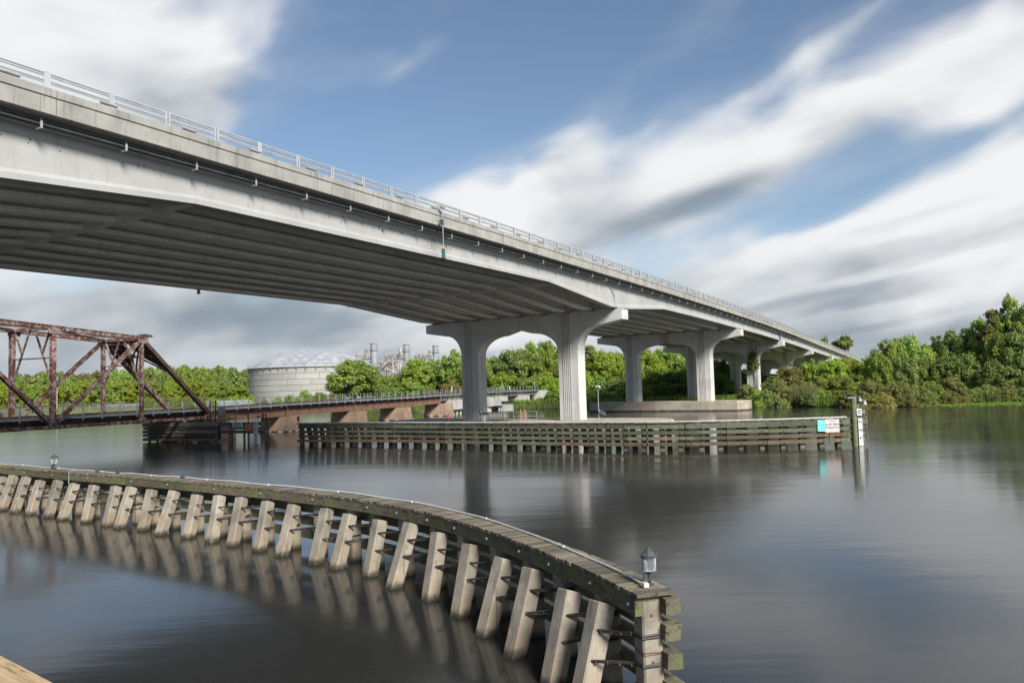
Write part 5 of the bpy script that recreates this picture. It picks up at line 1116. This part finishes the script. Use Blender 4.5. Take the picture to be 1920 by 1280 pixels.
HUE = {'leaf_mid': 'mid-green', 'leaf_dark': 'dark green', 'leaf_lime': 'yellow-green', 'leaf_olive': 'olive-green', 'leaf_gold': 'straw-coloured'}
FORM = {'round': ('round-crowned tree', 'bank_tree', 'tree'), 'loose': ('loose open-crowned tree', 'bank_tree', 'tree'), 'tallbush': ('tall bushy thicket tree', 'thicket_tree', 'tree'), 'bush': ('low spreading bush', 'bush', 'bush')}
def grove(L, lab, grp, name=None, cat=None):
    for px, Y, yy, h_, kind, mat in L:
        fm = FORM[kind]; plant(px, Y, yy, h_, kind, mat, fm[1], HUE[mat] + ' ' + fm[0] + ' ' + lab, fm[2], HUE[mat] + ' ' + fm[0].replace('bush', 'bushe' if fm[0].endswith('bush') else 'bush') + 's ' + lab)
grove([(722, 268, 702, 30, 'round', 'leaf_mid'), (752, 276, 696, 34, 'round', 'leaf_dark'), (788, 270, 668, 40, 'round', 'leaf_lime'), (815, 268, 671, 38, 'round', 'leaf_mid'), (850, 262, 654, 30, 'loose', 'leaf_mid'), (878, 258, 668, 34, 'round', 'leaf_mid'), (700, 258, 715, 30, 'round', 'leaf_mid'), (770, 252, 712, 30, 'round', 'leaf_mid'), (738, 250, 722, 24, 'tallbush', 'leaf_dark')], 'on the bank behind the brown rail spans', 'trees behind the rail spans')
grove([(845, 236, 711, 28, 'bush', 'leaf_gold'), (805, 238, 722, 24, 'bush', 'leaf_olive'), (823, 232, 730, 20, 'bush', 'leaf_olive'), (775, 236, 733, 22, 'bush', 'leaf_mid'), (690, 238, 737, 26, 'bush', 'leaf_mid'), (725, 236, 738, 24, 'bush', 'leaf_mid')], 'just behind the rail walkway', 'bushes behind the rail walkway', 'bush', 'bush')
grove([(905, 262, 668, 34, 'round', 'leaf_mid'), (932, 256, 660, 36, 'round', 'leaf_mid'), (962, 252, 650, 40, 'round', 'leaf_dark'), (990, 262, 640, 36, 'loose', 'leaf_mid'), (1018, 252, 636, 42, 'round', 'leaf_mid'), (1046, 250, 648, 38, 'round', 'leaf_lime'), (945, 240, 690, 38, 'tallbush', 'leaf_lime'), (985, 236, 695, 38, 'tallbush', 'leaf_mid'), (1025, 234, 690, 36, 'tallbush', 'leaf_lime'), (1062, 238, 668, 34, 'round', 'leaf_mid')], 'framed by the arch of the ribbed pier', 'trees framed by the first pier')
grove([(905, 232, 722, 22, 'bush', 'leaf_gold'), (1040, 205, 728, 24, 'bush', 'leaf_mid'), (1018, 210, 742, 20, 'bush', 'leaf_dark'), (1062, 206, 735, 24, 'bush', 'leaf_mid'), (985, 224, 740, 20, 'bush', 'leaf_mid'), (1000, 203, 755, 16, 'bush', 'leaf_lime'), (970, 203, 760, 14, 'bush', 'leaf_lime')], 'by the rail abutment between the ribbed columns', 'bushes by the rail abutment', 'bush', 'bush')
grove([(1106, 240, 648, 34, 'loose', 'leaf_olive'), (1132, 236, 652, 38, 'round', 'leaf_lime'), (1160, 240, 655, 38, 'round', 'leaf_lime'), (1088, 230, 678, 28, 'tallbush', 'leaf_lime'), (1125, 222, 700, 34, 'tallbush', 'leaf_mid'), (1160, 218, 702, 34, 'tallbush', 'leaf_dark'), (1098, 210, 728, 24, 'bush', 'leaf_olive'), (1130, 207, 732, 26, 'bush', 'leaf_dark'), (1168, 206, 735, 24, 'bush', 'leaf_mid'), (1180, 240, 660, 30, 'round', 'leaf_mid')], 'between the first two bridge piers', 'thicket between the first two piers')
grove([(1215, 250, 652, 38, 'round', 'leaf_lime'), (1245, 256, 648, 40, 'round', 'leaf_mid'), (1280, 258, 652, 38, 'round', 'leaf_mid'), (1225, 228, 690, 40, 'tallbush', 'leaf_mid'), (1262, 228, 690, 40, 'tallbush', 'leaf_dark'), (1240, 212, 715, 36, 'tallbush', 'leaf_dark'), (1280, 216, 712, 34, 'tallbush', 'leaf_dark'), (1205, 210, 722, 30, 'bush', 'leaf_mid'), (1270, 196, 738, 24, 'bush', 'leaf_mid'), (1300, 240, 690, 30, 'tallbush', 'leaf_dark'), (1345, 262, 668, 28, 'round', 'leaf_mid'), (1375, 268, 676, 28, 'round', 'leaf_mid'), (1352, 242, 694, 28, 'tallbush', 'leaf_dark'), (1385, 246, 700, 28, 'tallbush', 'leaf_dark'), (1340, 200, 742, 20, 'bush', 'leaf_mid'), (1375, 194, 742, 22, 'bush', 'leaf_mid'), (1420, 252, 690, 34, 'tallbush', 'leaf_dark'), (1460, 262, 690, 34, 'tallbush', 'leaf_dark')], 'in the shade behind the bridge arches', 'thicket under the bridge')
grove([(1400, 178, 715, 22, 'tallbush', 'leaf_olive'), (1425, 172, 722, 24, 'bush', 'leaf_mid'), (1450, 176, 698, 30, 'tallbush', 'leaf_olive'), (1478, 180, 672, 32, 'tallbush', 'leaf_olive'), (1500, 184, 674, 30, 'tallbush', 'leaf_olive'), (1418, 164, 742, 20, 'bush', 'leaf_mid'), (1455, 160, 738, 30, 'bush', 'leaf_olive'), (1485, 164, 722, 28, 'bush', 'leaf_olive'), (1438, 168, 725, 22, 'bush', 'leaf_dark')], 'at the water by the chamfered footing', 'bushes by the chamfered footing', 'bush', 'bush')
grove([(1522, 182, 663, 32, 'tallbush', 'leaf_lime'), (1556, 180, 656, 36, 'tallbush', 'leaf_lime'), (1588, 184, 660, 34, 'tallbush', 'leaf_lime'), (1615, 186, 662, 30, 'tallbush', 'leaf_lime'), (1535, 170, 700, 34, 'tallbush', 'leaf_mid'), (1575, 168, 698, 36, 'tallbush', 'leaf_mid'), (1610, 172, 690, 34, 'tallbush', 'leaf_mid'), (1540, 160, 728, 26, 'bush', 'leaf_mid'), (1520, 158, 735, 24, 'bush', 'leaf_dark')], 'in front of the descending bridge end', 'bushy trees in front of the descending bridge')
grove([(1662, 176, 628, 38, 'round', 'leaf_mid'), (1704, 180, 621, 38, 'round', 'leaf_mid'), (1648, 168, 655, 30, 'tallbush', 'leaf_mid'), (1690, 168, 655, 36, 'tallbush', 'leaf_dark'), (1752, 184, 627, 32, 'loose', 'leaf_mid'), (1786, 178, 614, 36, 'round', 'leaf_dark'), (1735, 170, 662, 34, 'tallbush', 'leaf_dark'), (1775, 168, 655, 34, 'tallbush', 'leaf_dark'), (1726, 178, 640, 30, 'round', 'leaf_mid')], 'between the bridge end and the tallest trees', 'mid-size trees on the open bank')
grove([(1828, 176, 596, 40, 'loose', 'leaf_mid'), (1862, 170, 582, 42, 'loose', 'leaf_olive'), (1898, 168, 553, 44, 'loose', 'leaf_mid'), (1940, 166, 545, 50, 'round', 'leaf_mid'), (1990, 168, 550, 50, 'round', 'leaf_mid'), (1845, 172, 628, 46, 'round', 'leaf_mid'), (1880, 164, 615, 44, 'round', 'leaf_mid'), (1925, 160, 605, 44, 'round', 'leaf_dark'), (1815, 166, 655, 36, 'tallbush', 'leaf_dark'), (1860, 160, 668, 36, 'tallbush', 'leaf_dark'), (1905, 158, 660, 40, 'tallbush', 'leaf_dark'), (1960, 158, 640, 44, 'tallbush', 'leaf_dark'), (2050, 172, 560, 52, 'round', 'leaf_mid')], 'behind the lily pads, among the tallest', 'tall trees behind the lily pads')
grove([(1735, 148, 738, 24, 'bush', 'leaf_olive'), (1770, 149, 735, 24, 'bush', 'leaf_olive'), (1800, 150, 740, 22, 'bush', 'leaf_gold'), (1580, 150, 744, 20, 'bush', 'leaf_olive'), (1630, 145, 746, 22, 'bush', 'leaf_gold'), (1672, 145, 746, 22, 'bush', 'leaf_olive'), (1708, 146, 746, 20, 'bush', 'leaf_olive'), (1560, 157, 740, 22, 'bush', 'leaf_olive'), (1592, 149, 728, 26, 'bush', 'leaf_olive'), (1632, 151, 708, 32, 'bush', 'leaf_olive'), (1612, 144, 738, 26, 'bush', 'leaf_gold'), (1650, 143, 732, 28, 'bush', 'leaf_gold'), (1680, 147, 712, 34, 'bush', 'leaf_olive'), (1695, 145, 735, 26, 'bush', 'leaf_olive'), (1722, 150, 716, 28, 'bush', 'leaf_olive'), (1750, 151, 712, 28, 'bush', 'leaf_mid'), (1784, 153, 700, 30, 'tallbush', 'leaf_olive'), (1812, 152, 722, 26, 'bush', 'leaf_dark'), (1845, 153, 720, 28, 'bush', 'leaf_dark'), (1880, 152, 724, 28, 'bush', 'leaf_olive'), (1915, 152, 722, 28, 'bush', 'leaf_dark'), (1950, 152, 722, 30, 'bush', 'leaf_olive')], 'at the waterline of the open bank', 'waterside bushes on the open bank', 'bush', 'bush')
plant(1579, 345, 632, 22, 'pine', 'leaf_dark', 'pine_tree', 'flat-topped pine rising behind the end of the bridge', 'tree', None); plant(1545, 352, 634, 9, 'pine', 'leaf_dark', 'pine_tree', 'small pine tip just above the bridge railing', 'tree', None)
# creeper climbing the third pier
crown, tkm = KIND['bush'][1]; b = hb(107.16, 8.2, 8.2) - HN*.25; q_ = thing('creeper', b - UP*6.5, 'dark creeper climbing a column of the third bridge pier', 'vine'); me = crown.copy(); me.materials.clear(); me.materials.append(M['leaf_dark']); put('leaves', me, q_, b, (0, 0, 1), (.5, .42, 1.05))
m_ = MB(); m_.tube([b - UP*6.6, b - UP*3 + HC*.2, b + UP*.5], .09, 5); m_.tube([b - UP*5 + HC*.3, b - UP*1, b + UP*3], .06, 5); obj('stem', m_, 'bark', q_)
# reeds, grass and lily pads: uncountable
def blades(pts, hmin, hmax, wd, mat, name, lab, cat, lean=.25):
    n = len(pts); P = np.array(pts); hh = rng.uniform(hmin, hmax, n); a = rng.uniform(0, 6.283, n); l_ = rng.normal(size=(n, 2))*lean*hh[:, None]; X = np.stack([np.cos(a), np.sin(a), np.zeros(n)], 1)*wd*rng.uniform(.6, 1.4, n)[:, None]
    tip = P + np.concatenate([l_, hh[:, None]], 1); mid = P + np.concatenate([l_*.35, hh[:, None]*.6], 1)
    v = np.stack([P-X, P+X, mid+X*.8, mid-X*.8, tip], 1).reshape(-1, 3); f = []
    for i in range(n): b = 5*i; f += [(b, b+1, b+2, b+3), (b+3, b+2, b+4)]
    me = bpy.data.meshes.new(name); me.from_pydata([tuple(q_) for q_ in v], [], f); at = me.attributes.new('leaf', 'FLOAT', 'FACE'); at.data.foreach_set('value', np.repeat(rng.random(n), 2).astype(np.float32)); me.materials.append(M[mat]); return tag(put(name, me), lab, cat, kind='stuff')
def shorepts(n, x0, x1, d0, d1):
    out_ = []
    while len(out_) < n:
        x = random.uniform(x0, x1); y = lerp(SH, x) + 2 + random.uniform(d0, d1); z = gz(x, y)
        if z > -.35: out_.append((x, y, z - .05))
    return out_
blades(shorepts(5200, -66, 64, -1.5, 9), .7, 1.7, .09, 'grass', 'shore_grass', 'rank green grass along the waterline behind the piers', 'grass')
blades(shorepts(5200, 56, 135, -2.5, 5), .6, 1.6, .08, 'grass', 'bank_grass', 'grass at the foot of the waterside bushes', 'grass')
blades(shorepts(2200, 86, 135, -1.5, 3), 1.2, 3.0, .05, 'reed', 'reeds', 'tall brown-green reeds behind the lily pads', 'reeds', .14)
rp_ = [q_ for q_ in shorepts(6000, 52, 66, -1, 8) if 1488 < 960 + FPX*q_[0]/q_[1] < 1525][:700]
blades(rp_, 2.0, 4.2, .06, 'reed', 'reed_clump', 'clump of brown reeds at the waterline amid green bushes', 'reeds', .2)
m_ = MB(); lc = []
while len(lc) < 2600:
    x = random.uniform(66, 135); y = random.uniform(134.5, 149); px = 960 + FPX*x/y
    lim = 137.5 + max(0, (1790-px))*.08
    if y > lim and gz(x, y) < .02: lc.append((x, y))
for x, y in lc:
    r_ = random.uniform(.14, .34); b = len(m_.v); tl = V3((random.uniform(-.3, .3), random.uniform(-.5, .1), 1)).normalized(); X = tl.cross(V3((0, 1, 0))).normalized(); Yy = tl.cross(X); c = V3((x, y, random.uniform(.03, .22)))
    m_.v += [c + (X*math.cos(a) + Yy*math.sin(a))*r_ for a in (math.pi*2*j/7 for j in range(7))]; m_.f.append(list(range(b, b+7)))
me = mesh(m_, M['lily'], 'lily_pads', recalc=False); at = me.attributes.new('leaf', 'FLOAT', 'FACE'); at.data.foreach_set('value', rng.random(len(me.polygons)).astype(np.float32)); tag(put('lily_pads', me), 'strip of bright lily pads floating along the bank', 'lily pads', kind='stuff')
for px, py, z1 in ((994, 768, .9), (1010, 768, 1.5), (968, 766, .6)):
    b = G(px, py); m_ = MB(); m_.tube([b-UP, b+UP*z1], [.22, .16], 7); tag(obj('old_stump', m_, 'tarred'), 'dark broken pile stump by the grassy shore', 'stump', 'old pile stumps')

# ------------------------------------------------------------------ the pier the photographer stands on
e0, e1 = G(0, 1228, 5.0), G(100, 1280, 5.0); d = (e1-e0).normalized(); n = V3((-d.y, d.x, 0)); n = n if n.dot(-e0.xy.to_3d()) > 0 else -n
fp = thing('pier_railing', V3((*(e0.lerp(e1, .5)).xy, 3.9)), 'sunlit tan timber handrail at the corner of the viewing pier', 'railing')
A0, A1 = e0 - d*7, e1 + d*9
m_ = MB(); m_.box(V3(), V3(((A1-A0).length/2, 0, 0)), V3((0, .13, 0)), V3((0, 0, .045))); put('top_rail', mesh(m_, M['railwood'], 'top_rail'), fp, (A0+A1)/2 + n*.13 - UP*.045, Matrix((d, UP.cross(d), UP)).transposed())
for j in range(9): p = A0.lerp(A1, (j+.5)/9) + n*.13; m_ = MB(); m_.box(V3((p.x, p.y, 4.42)), d*.05, n*.05, UP*.49); obj('post', m_, 'railwood', fp)
for z in (4.6, 4.3): m_ = MB(); m_.beam(V3((*(A0+n*.20).xy, z)), V3((*(A1+n*.20).xy, z)), .04, .12); obj('mid_rail', m_, 'railwood', fp)
m_ = MB(); m_.prism([V3((*(q_).xy, 3.9)) for q_ in (A0-n*.05, A1-n*.05, A1+n*4, A0+n*4)], UP*-.25); struct(obj('viewing_deck', m_, 'greyspan'))
